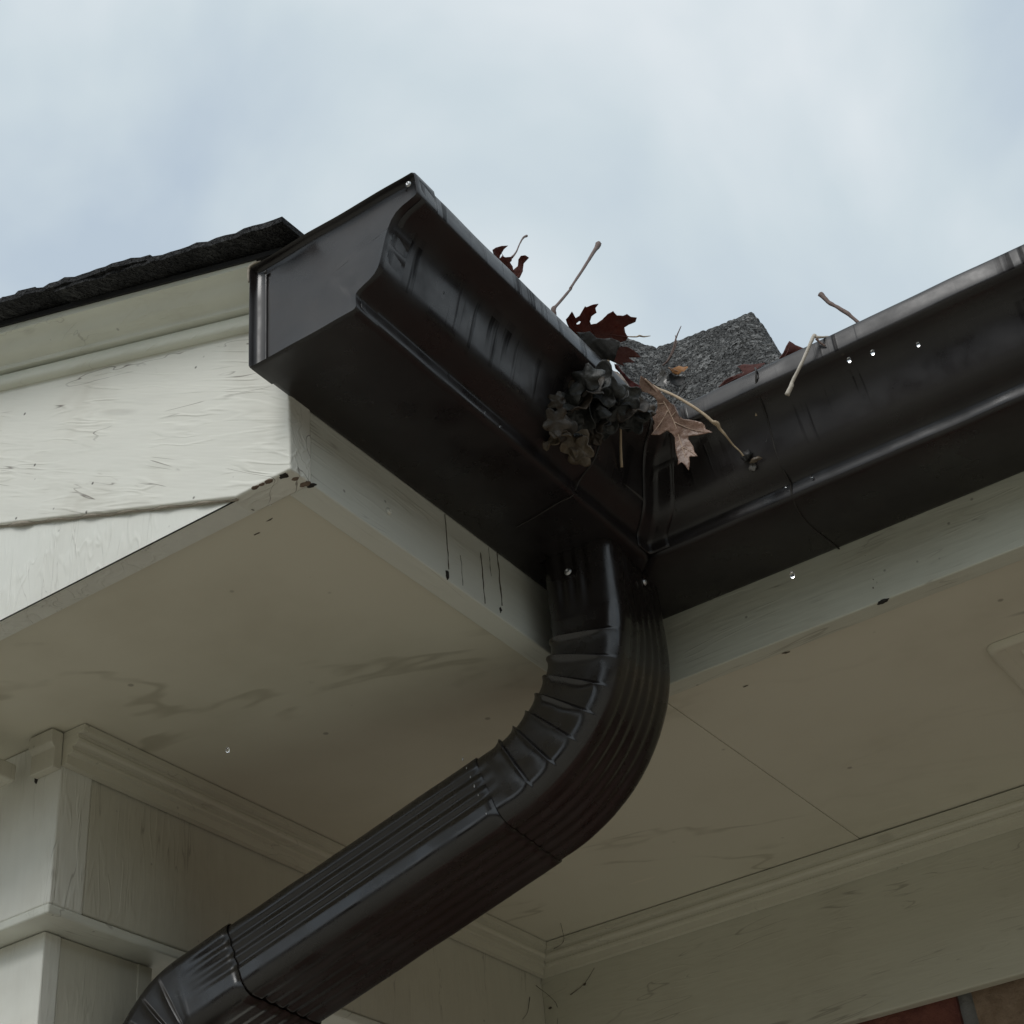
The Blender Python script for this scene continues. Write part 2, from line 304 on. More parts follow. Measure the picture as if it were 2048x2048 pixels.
# ------------------------------------------------------------------ outlines (mm in the leaf plane) and stem paths (m, radius mm)
LEAF={"red":{"P":[0.132,-0.2078,0.1425],"e1":[0.574,0.802,0.167],"n":[0.6,-0.273,-0.752],"o":[[-34.7,14.5],[-32.7,16.7],[-30.9,21.4],[-27.2,18.2],[-24.0,15.5],[-20.5,17.3],[-18.2,21.3],[-16.9,25.6],[-14.9,24.8],[-9.5,27.6],[-5.3,28.3],[-5.8,24.5],[-2.8,20.4],[-6.2,16.8],[-6.5,12.5],[-5.2,10.0],[-0.6,11.1],[3.7,14.7],[6.8,20.0],[10.8,22.8],[15.6,19.2],[20.5,19.4],[23.1,21.3],[26.3,19.3],[31.2,19.1],[31.3,15.3],[26.3,12.4],[23.8,9.7],[25.4,5.5],[27.8,2.2],[26.4,-1.4],[21.8,-3.3],[19.8,-6.8],[27.0,-5.7],[32.2,-8.0],[37.4,-13.0],[33.0,-13.7],[28.2,-14.3],[32.6,-17.6],[23.0,-18.9],[24.3,-21.4],[16.2,-19.1],[10.0,-16.8],[5.7,-13.5],[-0.3,-12.0],[-7.2,-3.7],[-15.2,-0.7],[-22.4,3.2],[-27.5,6.4],[-32.4,11.2]],"h":[[[-22.1,11.3],[-19.4,12.9],[-16.5,12.4],[-18.1,10.4],[-20.9,9.9]],[[19.1,-3.6],[20.9,-4.0],[20.9,-5.2],[19.2,-4.8]]],"v":[[[27.8,2.3],[13.2,2.3],[-0.2,1.7],[-14.0,4.5],[-26.1,9.8]],[[13.2,2.3],[19.7,11.3],[24.6,17.5]],[[-0.2,1.7],[-7.6,13.3],[-9.1,24.3]],[[13.2,2.3],[22.6,-9.3],[31.0,-13.3]],[[-14.0,4.5],[-23.3,10.0],[-30.9,17.2]]]},"tan":{"P":[0.1637,-0.1561,0.0717],"e1":[0.885,0.427,-0.185],"n":[0.379,-0.892,-0.245],"o":[[-27.5,34.0],[-21.1,32.0],[-15.0,27.3],[-8.9,20.7],[-4.6,17.0],[0.5,12.8],[2.4,6.4],[6.6,2.7],[15.0,0.7],[21.7,-2.0],[24.3,-4.8],[25.2,-8.4],[31.0,-13.0],[21.9,-12.9],[11.1,-12.8],[11.2,-15.5],[15.5,-22.8],[16.5,-28.1],[19.5,-33.1],[12.4,-32.1],[13.4,-38.0],[12.7,-46.0],[9.3,-40.6],[6.7,-37.5],[3.5,-39.7],[3.8,-35.2],[1.5,-27.1],[0.5,-19.0],[0.3,-13.6],[-2.3,-10.0],[-6.5,-7.7],[-12.2,-11.7],[-15.6,-12.6],[-18.9,-13.0],[-16.9,-8.9],[-17.5,-3.5],[-20.6,0.7],[-16.1,6.6],[-14.2,12.1],[-14.7,16.7],[-18.2,20.4],[-22.5,22.3],[-26.7,22.4],[-28.6,27.9]],"h":[],"v":[[[-24.5,32.5],[-15.8,25.0],[-8.8,15.7],[-0.8,0.0],[3.7,-13.6],[9.1,-31.7],[12.7,-45.1]],[[-5.7,10.1],[-11.7,-1.7],[-18.1,-12.5]],[[-0.8,0.0],[12.7,-6.5],[29.4,-12.8]],[[6.4,-22.7],[12.3,-26.3],[18.2,-32.5]],[[4.1,-15.5],[1.4,-22.6]],[[-8.8,15.7],[-14.7,13.9]],[[-3.0,4.6],[0.6,9.1]]]},"rotten":{"P":[0.1415,-0.2306,0.1102],"e1":[0.742,0.67,0.016],"n":[0.476,-0.509,-0.718],"o":[[-18.6,12.8],[-12.3,12.1],[-6.4,13.0],[-1.2,8.2],[4.8,7.5],[10.7,8.4],[16.7,6.1],[16.5,2.0],[14.5,-2.2],[12.7,-10.5],[8.9,-8.9],[10.8,-14.7],[5.9,-19.7],[0.7,-16.5],[-2.9,-11.6],[-9.2,-1.8],[-14.6,6.3]],"h":[],"v":[]},"crimson":{"P":[0.1147,-0.125,0.1618],"e1":[0.509,0.833,0.216],"n":[0.826,-0.402,-0.396],"o":[[-15.9,12.2],[-10.6,11.7],[-6.7,8.0],[0.2,2.3],[8.2,-3.3],[11.8,-5.5],[14.6,-9.1],[10.6,-10.7],[8.0,-14.5],[5.6,-11.8],[2.3,-7.3],[-1.2,-1.0],[-7.1,4.8],[-13.1,8.2]],"h":[],"v":[[[-14.9,11.5],[-0.1,0.0],[8.7,-8.9]]]},"pale":{"P":[0.1141,-0.135,0.1532],"e1":[0.918,0.283,-0.279],"n":[0.23,-0.951,-0.207],"o":[[-10.3,10.2],[-6.1,9.5],[-1.5,5.9],[3.8,-1.1],[8.1,-8.0],[12.4,-13.9],[8.7,-13.3],[2.8,-10.3],[-2.5,-2.8],[-7.3,3.2]],"h":[],"v":[[[-9.3,9.6],[0.1,-0.9],[11.4,-12.9]]]},"orange":{"P":[0.145,-0.084,0.183],"e1":[0.742,0.67,0.016],"n":[0.671,-0.742,-0.015],"o":[[-8.9,1.0],[-2.4,3.0],[2.4,6.0],[5.1,2.5],[8.7,0.8],[6.2,-5.2],[0.3,-4.1],[-5.2,-2.5]],"h":[],"v":[[[-8.4,0.8],[-0.1,-0.6],[6.4,-4.0]]]},"wetgrey":{"P":[0.1317,-0.091,0.1749],"e1":[0.826,0.557,-0.086],"n":[0.549,-0.83,-0.097],"o":[[-8.5,-6.7],[-4.5,-0.0],[-4.3,4.4],[-1.4,7.8],[0.1,11.1],[3.2,8.9],[4.8,3.3],[4.1,-1.1],[5.8,-4.5],[4.2,-8.9],[-3.1,-8.3]],"h":[],"v":[[[-7.6,-7.2],[-1.7,1.1],[2.2,7.8]]]},"black":{"P":[0.1484,-0.099,0.1593],"e1":[0.635,0.764,0.118],"n":[0.761,-0.593,-0.262],"o":[[-8.9,3.7],[-4.9,6.8],[-1.2,4.9],[5.6,4.1],[8.3,2.2],[6.2,-1.3],[9.5,-2.7],[6.0,-5.7],[-1.9,-5.5],[-7.7,-4.2]],"h":[],"v":[]},"eave":{"P":[0.125,-0.3327,0.1371],"e1":[0.691,0.72,0.067],"n":[0.613,-0.534,-0.582],"o":[[-12.5,8.2],[-9.0,10.7],[-4.2,12.3],[1.1,12.9],[-2.1,10.0],[-4.9,5.2],[-5.4,2.8],[-3.8,4.2],[-2.8,5.6],[-2.1,4.8],[0.0,4.4],[3.2,4.8],[5.0,4.9],[4.8,1.9],[3.6,0.7],[5.5,-2.5],[5.9,-5.2],[9.1,-2.3],[9.7,3.1],[11.2,5.5],[14.0,5.8],[16.8,3.7],[13.3,-0.5],[12.5,-6.3],[9.8,-11.8],[5.6,-12.6],[0.0,-8.8],[-5.6,-3.6],[-9.7,2.3]],"h":[],"v":[[[5.2,4.9],[2.1,0.1],[0.0,-5.4]],[[2.1,0.1],[-4.9,7.9],[-7.6,10.1]],[[1.4,-3.3],[9.1,-7.1],[11.9,1.8]]]},"mahog":{"P":[0.2664,-0.13,0.1073],"e1":[0.635,0.764,0.118],"n":[0.727,-0.539,-0.425],"o":[[-16.3,-9.0],[-11.1,-3.2],[-6.6,3.2],[-2.4,7.6],[1.9,4.0],[8.5,0.3],[5.5,-6.9],[-4.3,-11.4],[-13.6,-13.1]],"h":[],"v":[[[-14.2,-11.0],[-6.4,-1.7],[-2.4,6.9]]]},"long":{"P":[0.2232,-0.12,0.1163],"e1":[0.742,0.67,0.016],"n":[0.661,-0.727,-0.189],"o":[[-30.5,-17.6],[-24.7,-11.6],[-17.7,-7.5],[-10.0,-4.2],[-7.0,-3.3],[-8.5,1.4],[-10.4,3.8],[-3.4,7.1],[5.3,6.5],[15.7,8.0],[27.1,10.9],[25.5,5.3],[14.5,0.3],[2.2,-4.8],[-8.8,-11.3],[-22.8,-18.6]],"h":[],"v":[[[-29.7,-17.2],[-9.6,-6.5],[26.2,10.1]]]},"bud":{"P":[0.2055,-0.1159,0.0259],"e1":[0.635,0.764,0.118],"n":[0.671,-0.469,-0.574],"o":[[-6.8,5.3],[-3.0,5.6],[0.8,2.7],[3.8,-1.3],[5.3,-4.7],[0.0,-2.7],[-4.5,0.6]],"h":[],"v":[]}}
TWIG={"stick":[[0.118,-0.2541,0.1389,1.3],[0.12,-0.2559,0.1412,1.7],[0.12,-0.2561,0.1473,2.2],[0.12,-0.25,0.1551,1.25],[0.12,-0.2233,0.1914,1.1],[0.12,-0.2206,0.1959,1.5],[0.12,-0.2171,0.2015,1.15],[0.12,-0.1891,0.2438,1.3],[0.12,-0.1623,0.2854,1.7],[0.12,-0.1546,0.2965,2.6],[0.12,-0.1518,0.302,2.6],[0.12,-0.1511,0.3046,1.6]],"stub":[[0.3258,-0.135,0.0949,1.5],[0.3195,-0.135,0.1084,1.4],[0.3175,-0.135,0.1126,1.7],[0.3088,-0.135,0.1265,1.5],[0.3054,-0.135,0.1313,1.9],[0.303,-0.135,0.1373,1.8],[0.3,-0.135,0.1443,2.4]],"broken":[[0.2984,-0.14,0.0956,0.9],[0.2959,-0.15,0.0896,1.0],[0.2926,-0.152,0.0906,1.2],[0.2914,-0.153,0.0915,1.6],[0.2864,-0.155,0.0823,1.4],[0.2766,-0.156,0.068,1.35],[0.2665,-0.155,0.057,1.4],[0.2648,-0.155,0.0536,1.8],[0.2597,-0.155,0.0467,2.0]],"brokenfork":[[0.2923,-0.152,0.089,1.0],[0.2941,-0.15,0.0849,0.9],[0.2968,-0.148,0.0813,0.7]],"long":[[0.1356,-0.14,0.1394,1.2],[0.1521,-0.155,0.1126,1.2],[0.1697,-0.165,0.089,1.2],[0.183,-0.167,0.0708,1.25],[0.1927,-0.165,0.0568,1.25],[0.1972,-0.162,0.0489,1.3],[0.1987,-0.16,0.0478,2.2],[0.1998,-0.158,0.0469,1.9],[0.2,-0.155,0.0439,1.3],[0.202,-0.15,0.0386,0.9],[0.2027,-0.142,0.0348,0.7],[0.2056,-0.137,0.0295,0.6],[0.2066,-0.134,0.0261,0.7]],"stem":[[0.1354,-0.196,0.0629,1.0],[0.1238,-0.1799,0.0512,1.05],[0.1179,-0.172,0.0367,1.2]],"stalk":[[0.1254,-0.2088,0.0516,0.8],[0.1181,-0.2082,0.0354,0.9],[0.1116,-0.2092,0.0231,0.9],[0.0997,-0.2063,0.0174,0.8],[0.0937,-0.207,0.01,0.8],[0.0911,-0.2095,0.0017,0.7],[0.0876,-0.2105,-0.0005,0.6],[0.0785,-0.2111,-0.001,0.55],[0.0679,-0.2093,-0.001,0.6],[0.0502,-0.2066,-0.001,0.5],[0.0329,-0.2049,-0.001,0.4]],"vine":[[0.2308,-0.13,0.1071,0.9],[0.2373,-0.149,0.0873,0.8],[0.2327,-0.1433,0.0724,0.9],[0.2293,-0.1239,0.0569,0.8],[0.2264,-0.1124,0.0259,0.8],[0.2258,-0.0954,0.0125,0.9],[0.2252,-0.0935,0.0071,0.9],[0.2232,-0.088,-0.0006,0.8],[0.2183,-0.0519,-0.0012,0.7],[0.2229,-0.0001,-0.0012,0.6]],"upright":[[0.1349,-0.092,0.1885,0.8],[0.1415,-0.092,0.1917,1.0],[0.1483,-0.092,0.2018,0.8],[0.1525,-0.092,0.2114,0.7],[0.1594,-0.092,0.2215,0.35]],"uprightfork":[[0.1434,-0.092,0.1926,0.6],[0.1513,-0.092,0.2041,0.5],[0.1522,-0.092,0.2146,0.3]],"petiole":[[0.132,-0.1505,0.1838,0.5],[0.134,-0.1356,0.1929,0.6],[0.136,-0.1333,0.1944,0.9],[0.137,-0.1271,0.1972,0.7],[0.138,-0.1145,0.2063,0.3]],"eavestem":[[0.125,-0.3228,0.1504,1.0],[0.125,-0.3154,0.1618,0.6],[0.125,-0.3082,0.1762,0.55],[0.125,-0.3011,0.1886,0.8],[0.125,-0.2948,0.1958,1.1]],"tanstem":[[0.1474,-0.2424,0.068,1.2],[0.1433,-0.2199,0.1026,1.4],[0.1432,-0.2168,0.1101,1.6]],"sprig":[[0.1638,-0.15,0.0929,0.7],[0.169,-0.145,0.1055,0.9],[0.1738,-0.14,0.1151,0.5]],"needle":[[0.1647,-0.1545,0.0886,0.4],[0.1693,-0.162,0.0737,0.5],[0.1702,-0.1603,0.0673,0.35]],"runner":[[0.1522,-0.1466,0.069,0.6],[0.1461,-0.1328,0.0646,0.6],[0.1385,-0.1214,0.0507,0.5],[0.1343,-0.1163,0.0348,0.55],[0.1307,-0.1096,0.0215,0.4]]}
CLUMP=[[0.144,-0.267,0.0535,15,0],[0.1467,-0.2498,0.0623,16,0],[0.1418,-0.2562,0.0525,15,0],[0.132,-0.2521,0.0615,12,0],[0.129,-0.2655,0.0462,14,0],[0.1401,-0.2332,0.0609,14,0],[0.1501,-0.2342,0.0602,12,0],[0.1227,-0.2621,0.0435,12,0],[0.13,-0.2547,0.0413,15,0],[0.1259,-0.2422,0.041,14,0],[0.1335,-0.2347,0.0479,12,0],[0.1277,-0.2221,0.0474,12,0],[0.1408,-0.2219,0.0604,13,0],[0.1431,-0.2172,0.056,15,0],[0.1505,-0.2086,0.0575,15,0],[0.1494,-0.1969,0.0707,12,0],[0.1536,-0.2138,0.0641,12,0],[0.1474,-0.199,0.0556,15,0],[0.1365,-0.1949,0.0628,13,0],[0.1309,-0.2109,0.0506,13,0],[0.1253,-0.2799,0.0328,8,0],[0.1222,-0.2801,0.0143,12,1],[0.1207,-0.265,0.0194,12,1],[0.1087,-0.2632,0.0157,11,2],[0.1156,-0.2652,0.0149,10,2],[0.1203,-0.2471,0.0246,10,0],[0.1167,-0.2446,0.0168,14,2],[0.1202,-0.2422,0.0115,12,2],[0.1136,-0.2338,0.0158,11,2],[0.1228,-0.2246,0.0422,13,1],[0.1233,-0.2242,0.0339,9,1],[0.1283,-0.2112,0.0445,8,0],[0.1541,-0.1875,0.0678,10,0],[0.1481,-0.2209,0.0625,13,0],[0.1225,-0.2505,0.0396,12,0],[0.1517,-0.1972,0.0598,12,0]]
FLAP=[[[0.0652,-0.035,0.3059],[0.0793,-0.035,0.2894],[0.0942,-0.035,0.2739],[0.1077,-0.035,0.2612],[0.1246,-0.035,0.2585],[0.1435,-0.035,0.2553],[0.1586,-0.035,0.2535],[0.1741,-0.035,0.2514],[0.1895,-0.035,0.2499],[0.2059,-0.035,0.249],[0.2132,-0.035,0.2287],[0.218,-0.035,0.2091],[0.2224,-0.035,0.1888]],[[0.1045,-0.118,0.1945],[0.1085,-0.118,0.1691],[0.1171,-0.118,0.1418],[0.1259,-0.118,0.1177],[0.1338,-0.118,0.1054],[0.1458,-0.118,0.1045],[0.1582,-0.118,0.1062],[0.1725,-0.118,0.1056],[0.1916,-0.118,0.1062],[0.2106,-0.118,0.1068],[0.2293,-0.118,0.1074],[0.241,-0.118,0.1085],[0.2505,-0.118,0.1103]]]
DROPS=[[0.4046,-0.45,-0.1918,2.6],[0.4284,-0.45,-0.1997,2.2],[0.4047,-0.5,-0.2308,2.4],[0.3522,-0.5,-0.3341,2.8],[0.0479,-0.55,-0.3348,2.4]]
# ------------------------------------------------------------------ ground
GZ = -2.35
t = MT('worn_concrete_yard'); p = t.co()
m_ground = t.done(t.mix(t.ramp(t.noise(p, 0.8, 6, 0.65), 0.35, 0.65), (0.235, 0.215, 0.175), (0.325, 0.300, 0.248)), 0.9, t.bump(t.noise(p, 9, 4), 0.6, 0.05))
gr = obj('ground', [(-300, -300, GZ), (300, -300, GZ), (300, 300, GZ), (-300, 300, GZ)], [(0, 1, 2, 3)], m_ground, kind='structure')

# unseen dark ring added round the plot: blocks low sky light, darkens reflections
vs, fs = [], []; K = 180
for ring, (rad, hh, rg) in enumerate(((34, 0.0, 0), (35, 5.0, 1.0), (37, 7.4, 2.2), (41, 8.8, 2.8), (48, 9.8, 3.0), (66, 8.0, 1.5), (95, 0.0, 0))):
    for k in range(K):
        a = 2 * math.pi * k / K; c = V((math.cos(a), math.sin(a), 0))
        z = hh + rg * (noise.noise(c * 5 + V((ring, 0, 0))) + 0.7 * noise.noise(c * 17 + V((0, ring, 3))) + 0.5 * noise.noise(c * 40))
        r = rad + (1.2 * noise.noise(c * 30 + V((3, ring, 1))) if rg else 0)
        vs.append((c.x * r, c.y * r, GZ - 0.05 + max(z, 0)))
for i in range(6):
    for k in range(K): fs.append((i * K + k, i * K + (k + 1) % K, (i + 1) * K + (k + 1) % K, (i + 1) * K + k))
t = MT('horizon_blocker_dark'); p = t.co()
m_blocker = t.done(t.mix(t.ramp(t.noise(p, 0.9, 4, 0.65), 0.35, 0.65), (0.030, 0.030, 0.018), (0.080, 0.062, 0.042)), 0.95)
obj('horizon_blocker', vs, fs, m_blocker, kind='structure')

# ------------------------------------------------------------------ house
LF, HF, O1, BY, O3 = 0.4433, 0.0633, 0.3865, -0.2816, 0.4605
ZB, ZF = -0.2211, -0.2325
house = thing('house', 'white painted house with an L-shaped eave above dark gutters', 'house', loc=(0, 0, 0))
XR, XL = 1.5, -1.5
# eave fascias (x = 0 faces the side, y = 0 faces the viewer)
box('fascia_board', (-0.02, -LF + 0.0245, -HF), (0.0, 0.0195, 0.086), m_fy, house)
box('fascia_board', (0.0005, 0.0, -HF), (XR, 0.02, 0.086), m_fx, house)
# gable front: raked board over a level infill
RK = 0.335
crack = lambda x: -0.0821 - 0.3747 * x
xc = -0.0475
rb = prism('rake_board', [(0.0018, -HF - 0.002), (xc, -HF - 0.002), (XL, crack(XL)), (XL, 0.10 - RK * XL), (0.0018, 0.10)],
      lambda p: (p[0], -LF, p[1]), lambda p: (p[0], -LF + 0.0235, p[1]), m_front, house, 0.002)
prism('infill_board', [(xc + 0.012, -HF), (XL, -HF), (XL, crack(XL) - 0.0015), (xc + 0.012, crack(xc) - 0.0005)],
      lambda p: (p[0], -LF + 0.0045, p[1]), lambda p: (p[0], -LF + 0.0243, p[1]), m_infill, house, 0)
# lumpy old caulk squeezed along the joint
cp, crd = [], []
for i in range(70):
    x = xc - i * 0.0105
    cp.append((x, -LF + 0.0028 + 0.0008 * math.sin(i * 1.7), crack(x) - 0.0012 + 0.0007 * noise.noise(V((i * 0.6, 3, 1)))))
    crd.append(0.0012 * (1 + 0.55 * noise.noise(V((i * 0.45, 1, 7))) + (0.5 if i in (14, 21, 22) else 0)))
tube('caulk_bead', cp, crd, m_caulk, house, 6, 2, 0.35)
# mouldings that run up the rake; profile points are (y, z at x = 0)
def rake_mould(name, prof, mat, x0):
    n = len(prof); xs = [x0 - k * 0.05 for k in range(31)]
    vs = []
    for k, x in enumerate(xs):
        for j, (y, z) in enumerate(prof):
            wv = 0.0006 * noise.noise(V((x * 9, j * 0.3, 2)))
            vs.append((x, y + wv, z - RK * x + wv))
    fs = []
    for k in range(len(xs) - 1):
        for j in range(n):
            fs.append((k * n + j, k * n + (j + 1) % n, (k + 1) * n + (j + 1) % n, (k + 1) * n + j))
    fs += [tuple(range(n)), tuple((len(xs) - 1) * n + j for j in range(n - 1, -1, -1))]
    o = obj(name, vs, fs, mat, house, True)
    o.modifiers.new('es', 'EDGE_SPLIT').split_angle = math.radians(42)
    return o
rake_mould('crown_moulding', [(-0.4425, 0.083), (-0.4525, 0.0835), (-0.4535, 0.0846), (-0.4538, 0.0868), (-0.4555, 0.0882), (-0.459, 0.0892), (-0.4625, 0.0907), (-0.4655, 0.0931), (-0.468, 0.0962), (-0.4705, 0.0986), (-0.4745, 0.1003), (-0.478, 0.1012), (-0.4788, 0.1045), (-0.478, 0.108), (-0.4425, 0.108)], m_mould, 0.0012)
rake_mould('bed_moulding', [(-0.4425, 0.0685), (-0.4478, 0.0688), (-0.4498, 0.0702), (-0.4508, 0.0728), (-0.4508, 0.0775), (-0.4498, 0.0805), (-0.447, 0.0818), (-0.4425, 0.0818)], m_mould, 0.0008)
# soffit: two sheets that butt on a hairline joint
SZ = -HF + 0.0035
prism('soffit_panel', [(-0.0205, -LF + 0.0245), (-0.0205, 0.0195), (0.0270, 0.0205), (0.0345, O3 + 0.02), (-1.5, O3 + 0.02), (-1.5, -LF + 0.0245)],
      lambda p: (p[0], p[1], SZ), lambda p: (p[0], p[1], SZ + 0.012), m_soffit, house, 0.0006)
prism('soffit_panel', [(0.0275, 0.0205), (XR, 0.0205), (XR, O3 + 0.02), (0.0350, O3 + 0.02)],
      lambda p: (p[0], p[1], SZ + 0.0006), lambda p: (p[0], p[1], SZ + 0.0126), m_soffit, house, 0.0006)
# porch beam, its corner board and soffit board
box('porch_beam', (-0.62, BY + 0.037, ZB + 0.010), (-O1, O3, SZ - 0.0005), m_vert, house, 0.002)
box('porch_beam_face', (-1.5, BY, ZB + 0.0085), (-O1 + 0.0012, BY + 0.0365, SZ - 0.0004), m_vert_lit, house, 0.0022)
box('beam_soffit_board', (-0.61, BY - 0.0015, ZB), (-O1 + 0.0022, O3 - 0.001, ZB + 0.0085), m_fy, house, 0.002)
box('beam_soffit_board', (-1.5, BY - 0.0012, ZB + 0.0004), (-0.6105, -0.14, ZB + 0.0084), m_fx, house, 0.002)
# column with a corner board
CX, CY0, CY1 = -0.4138, -0.2600, -0.1385
box('porch_column', (-0.53, CY0 + 0.019, GZ), (CX, CY1, ZB - 0.0004), m_vert, house, 0.0015)
box('column_corner_board', (-0.532, CY0, GZ), (CX + 0.0015, CY0 + 0.0185, ZB - 0.0006), m_vert_lit, house, 0.0018)
box('column_edge_board', (-0.46, CY1 - 0.016, GZ), (CX + 0.0012, CY1 + 0.0006, ZB - 0.0008), m_vert, house, 0.0012)
# frieze on the house wall
box('frieze_board', (-O1 - 0.15, O3, ZF), (XR, O3 + 0.016, SZ - 0.0005), m_frieze, house, 0.0025)
# moulding under the soffit, mitred in the inner corner: profile (projection, drop)
cprof = [(0.0, 0.0), (0.0245, 0.0), (0.0245, 0.0062), (0.0175, 0.0066), (0.0172, 0.0090), (0.0186, 0.0108), (0.0184, 0.0134), (0.0164, 0.0154), (0.0118, 0.0160), (0.0112, 0.0182), (0.0126, 0.0196), (0.0122, 0.0222), (0.0070, 0.0228), (0.0064, 0.0268), (0.0062, 0.0305), (0.0, 0.0310)]
def soffit_mould(name, f0, f1, f2=None):
    n = len(cprof)
    rows = [f for f in (f0, f1, f2) if f]
    vs = [f(p) for f in rows for p in cprof]; fs = []
    for k in range(len(rows) - 1):
        for j in range(n): fs.append((k * n + j, k * n + (j + 1) % n, (k + 1) * n + (j + 1) % n, (k + 1) * n + j))
    fs += [tuple(range(n)), tuple((len(rows) - 1) * n + j for j in range(n - 1, -1, -1))]
    o = obj(name, vs, fs, m_trim, house, True)
    o.modifiers.new('es', 'EDGE_SPLIT').split_angle = math.radians(32)
    return o
zt = SZ - 0.001
soffit_mould('crown_moulding', lambda p: (-O1 + 0.0014 + p[0], BY + 0.0005, zt - p[1]), lambda p: (-O1 + 0.0014 + p[0], O3 - p[0] - 0.0003, zt - p[1]))
soffit_mould('crown_moulding', lambda p: (-O1 + 0.002 + p[0], O3 - 0.0004 - p[0], zt - 0.0003 - p[1]), lambda p: (XR, O3 - 0.0004 - p[0], zt - 0.0003 - p[1]))
# short return block on the beam's front corner and the loose strip beside it
prism('moulding_return', [(0.0, 0.0), (0.013, 0.0), (0.013, 0.012), (0.009, 0.016), (0.009, 0.034), (0.0, 0.034)],
      lambda p: (-O1 + 0.002, BY - p[0], zt - 0.0006 - p[1]), lambda p: (-O1 - 0.026, BY - p[0], zt - 0.0006 - p[1]), m_vert, house, 0.001)
box('trim_strip', (-0.445, -LF + 0.03, -0.099), (-0.4225, BY - 0.0145, -0.083), m_vert, house, 0.002)
# soffit vent, let into the main soffit
def rrect(x0, y0, x1, y1, r, n=6):
    pts = []
    for cx, cy, a in ((x1 - r, y1 - r, 0), (x0 + r, y1 - r, 90), (x0 + r, y0 + r, 180), (x1 - r, y0 + r, 270)):
        for k in range(n + 1):
            an = math.radians(a + 90 * k / n); pts.append((cx + r * math.cos(an), cy + r * math.sin(an)))
    return pts
vx0, vy0, vx1, vy1 = 0.2835, 0.137, 0.52, 0.300
vent = prism('soffit_vent', rrect(vx0 + 0.012, vy0 + 0.012, vx1 - 0.012, vy1 - 0.012, 0.004), lambda p: (p[0], p[1], SZ - 0.0012), lambda p: (p[0], p[1], SZ + 0.0004), m_soffit, house, 0)
ro, ri = rrect(vx0, vy0, vx1, vy1, 0.010), rrect(vx0 + 0.014, vy0 + 0.014, vx1 - 0.014, vy1 - 0.014, 0.004)
n = len(ro)
vs = [(p[0], p[1], SZ + 0.0002) for p in ro] + [(p[0] , p[1], SZ - 0.0045) for p in rrect(vx0 + .0012, vy0 + .0012, vx1 - .0012, vy1 - .0012, 0.009)] + [(p[0], p[1], SZ - 0.0062) for p in rrect(vx0 + .006, vy0 + .006, vx1 - .006, vy1 - .006, 0.006)] + [(p[0], p[1], SZ - 0.0010) for p in ri]
obj('frame', vs, [(k * n + j, k * n + (j + 1) % n, (k + 1) * n + (j + 1) % n, (k + 1) * n + j) for k in range(3) for j in range(n)], m_soffit, vent, True)
for k in range(6):
    yy = vy0 + 0.026 + k * 0.021
    prism('slat', [(0, 0), (0.012, -0.004), (0.0125, -0.003), (0.0005, 0.001)], lambda p: (vx0 + 0.024, yy + p[0], SZ - 0.0014 + p[1]), lambda p: (vx1 - 0.024, yy + p[0], SZ - 0.0014 + p[1]), m_soffit, vent, 0)

# brick wall below the frieze
t = MT('mortar'); m_mortar = t.done(t.mix(t.noise(t.co(), 60, 4), (0.20, 0.20, 0.20), (0.34, 0.34, 0.33)), 0.9, t.bump(t.noise(t.co(), 200, 4), 0.8, 0.002))
def brickmat(name, a, b):
    t = MT(name); p = t.co()
    c = t.mix(t.ramp(t.noise(p, 40, 5, 0.65), 0.35, 0.65), a, b)
    return t.done(c, 0.85, t.bump(t.noise(p, 150, 5, 0.65), 0.9, 0.003))
m_br = [brickmat('red_brick', (0.12, 0.035, 0.028), (0.20, 0.07, 0.05)), brickmat('tan_brick', (0.22, 0.15, 0.10), (0.33, 0.24, 0.17)), brickmat('brown_brick', (0.13, 0.07, 0.05), (0.22, 0.12, 0.09))]
ZW = ZF + 0.012 - 7 * (0.058 + 0.0165 * 0.75)
wall = box('brick_wall', (-0.60, O3 + 0.0255, ZW), (XR, O3 + 0.12, -0.10), m_mortar, house, 0)
t = MT('distant_brickwork'); bt = t.n.new('ShaderNodeTexBrick'); q = t.n.new('ShaderNodeMapping'); q.inputs['Rotation'].default_value = (math.radians(90), 0, 0)
t.l.new(t.tc.outputs['Object'], q.inputs['Vector']); t.l.new(q.outputs[0], bt.inputs['Vector']); bt.inputs['Scale'].default_value = 1.0
bt.inputs['Brick Width'].default_value = 0.2005; bt.inputs['Row Height'].default_value = 0.0704; bt.inputs['Mortar Size'].default_value = 0.006
for nm, cc in (('Color1', (0.12, 0.04, 0.03, 1)), ('Color2', (0.20, 0.10, 0.07, 1)), ('Mortar', (0.24, 0.24, 0.23, 1))): bt.inputs[nm].default_value = cc
m_farbrick = t.done(bt.outputs['Color'], 0.85, t.bump(bt.outputs['Fac'], 0.8, -0.004))
box('brick_wall', (-0.60, O3 + 0.0185, GZ), (XR, O3 + 0.12, ZW - 0.0005), m_farbrick, house, 0)
bl, bh, gap = 0.184, 0.058, 0.0165
me_cache = {}
for row in range(7):
    ztop = ZF + 0.012 - row * (bh + gap * 0.75)
    off = 0.0 if row % 2 == 0 else (bl + gap) / 2
    for k in range(-3, 7):
        x0 = 0.0975 + off + k * (bl + gap)
        mi = 1 if (row, k) == (0, 0) else 0 if (row, k) == (0, -1) else random.choice((0, 0, 1, 2))
        b = box('brick', (x0, O3 + 0.0175, ztop - bh), (x0 + bl, O3 + 0.03, ztop), m_br[mi], wall, 0)
        for v in b.data.vertices:
            v.co += V((random.uniform(-1, 1), random.uniform(-1, 1), random.uniform(-1, 1))) * 0.0012

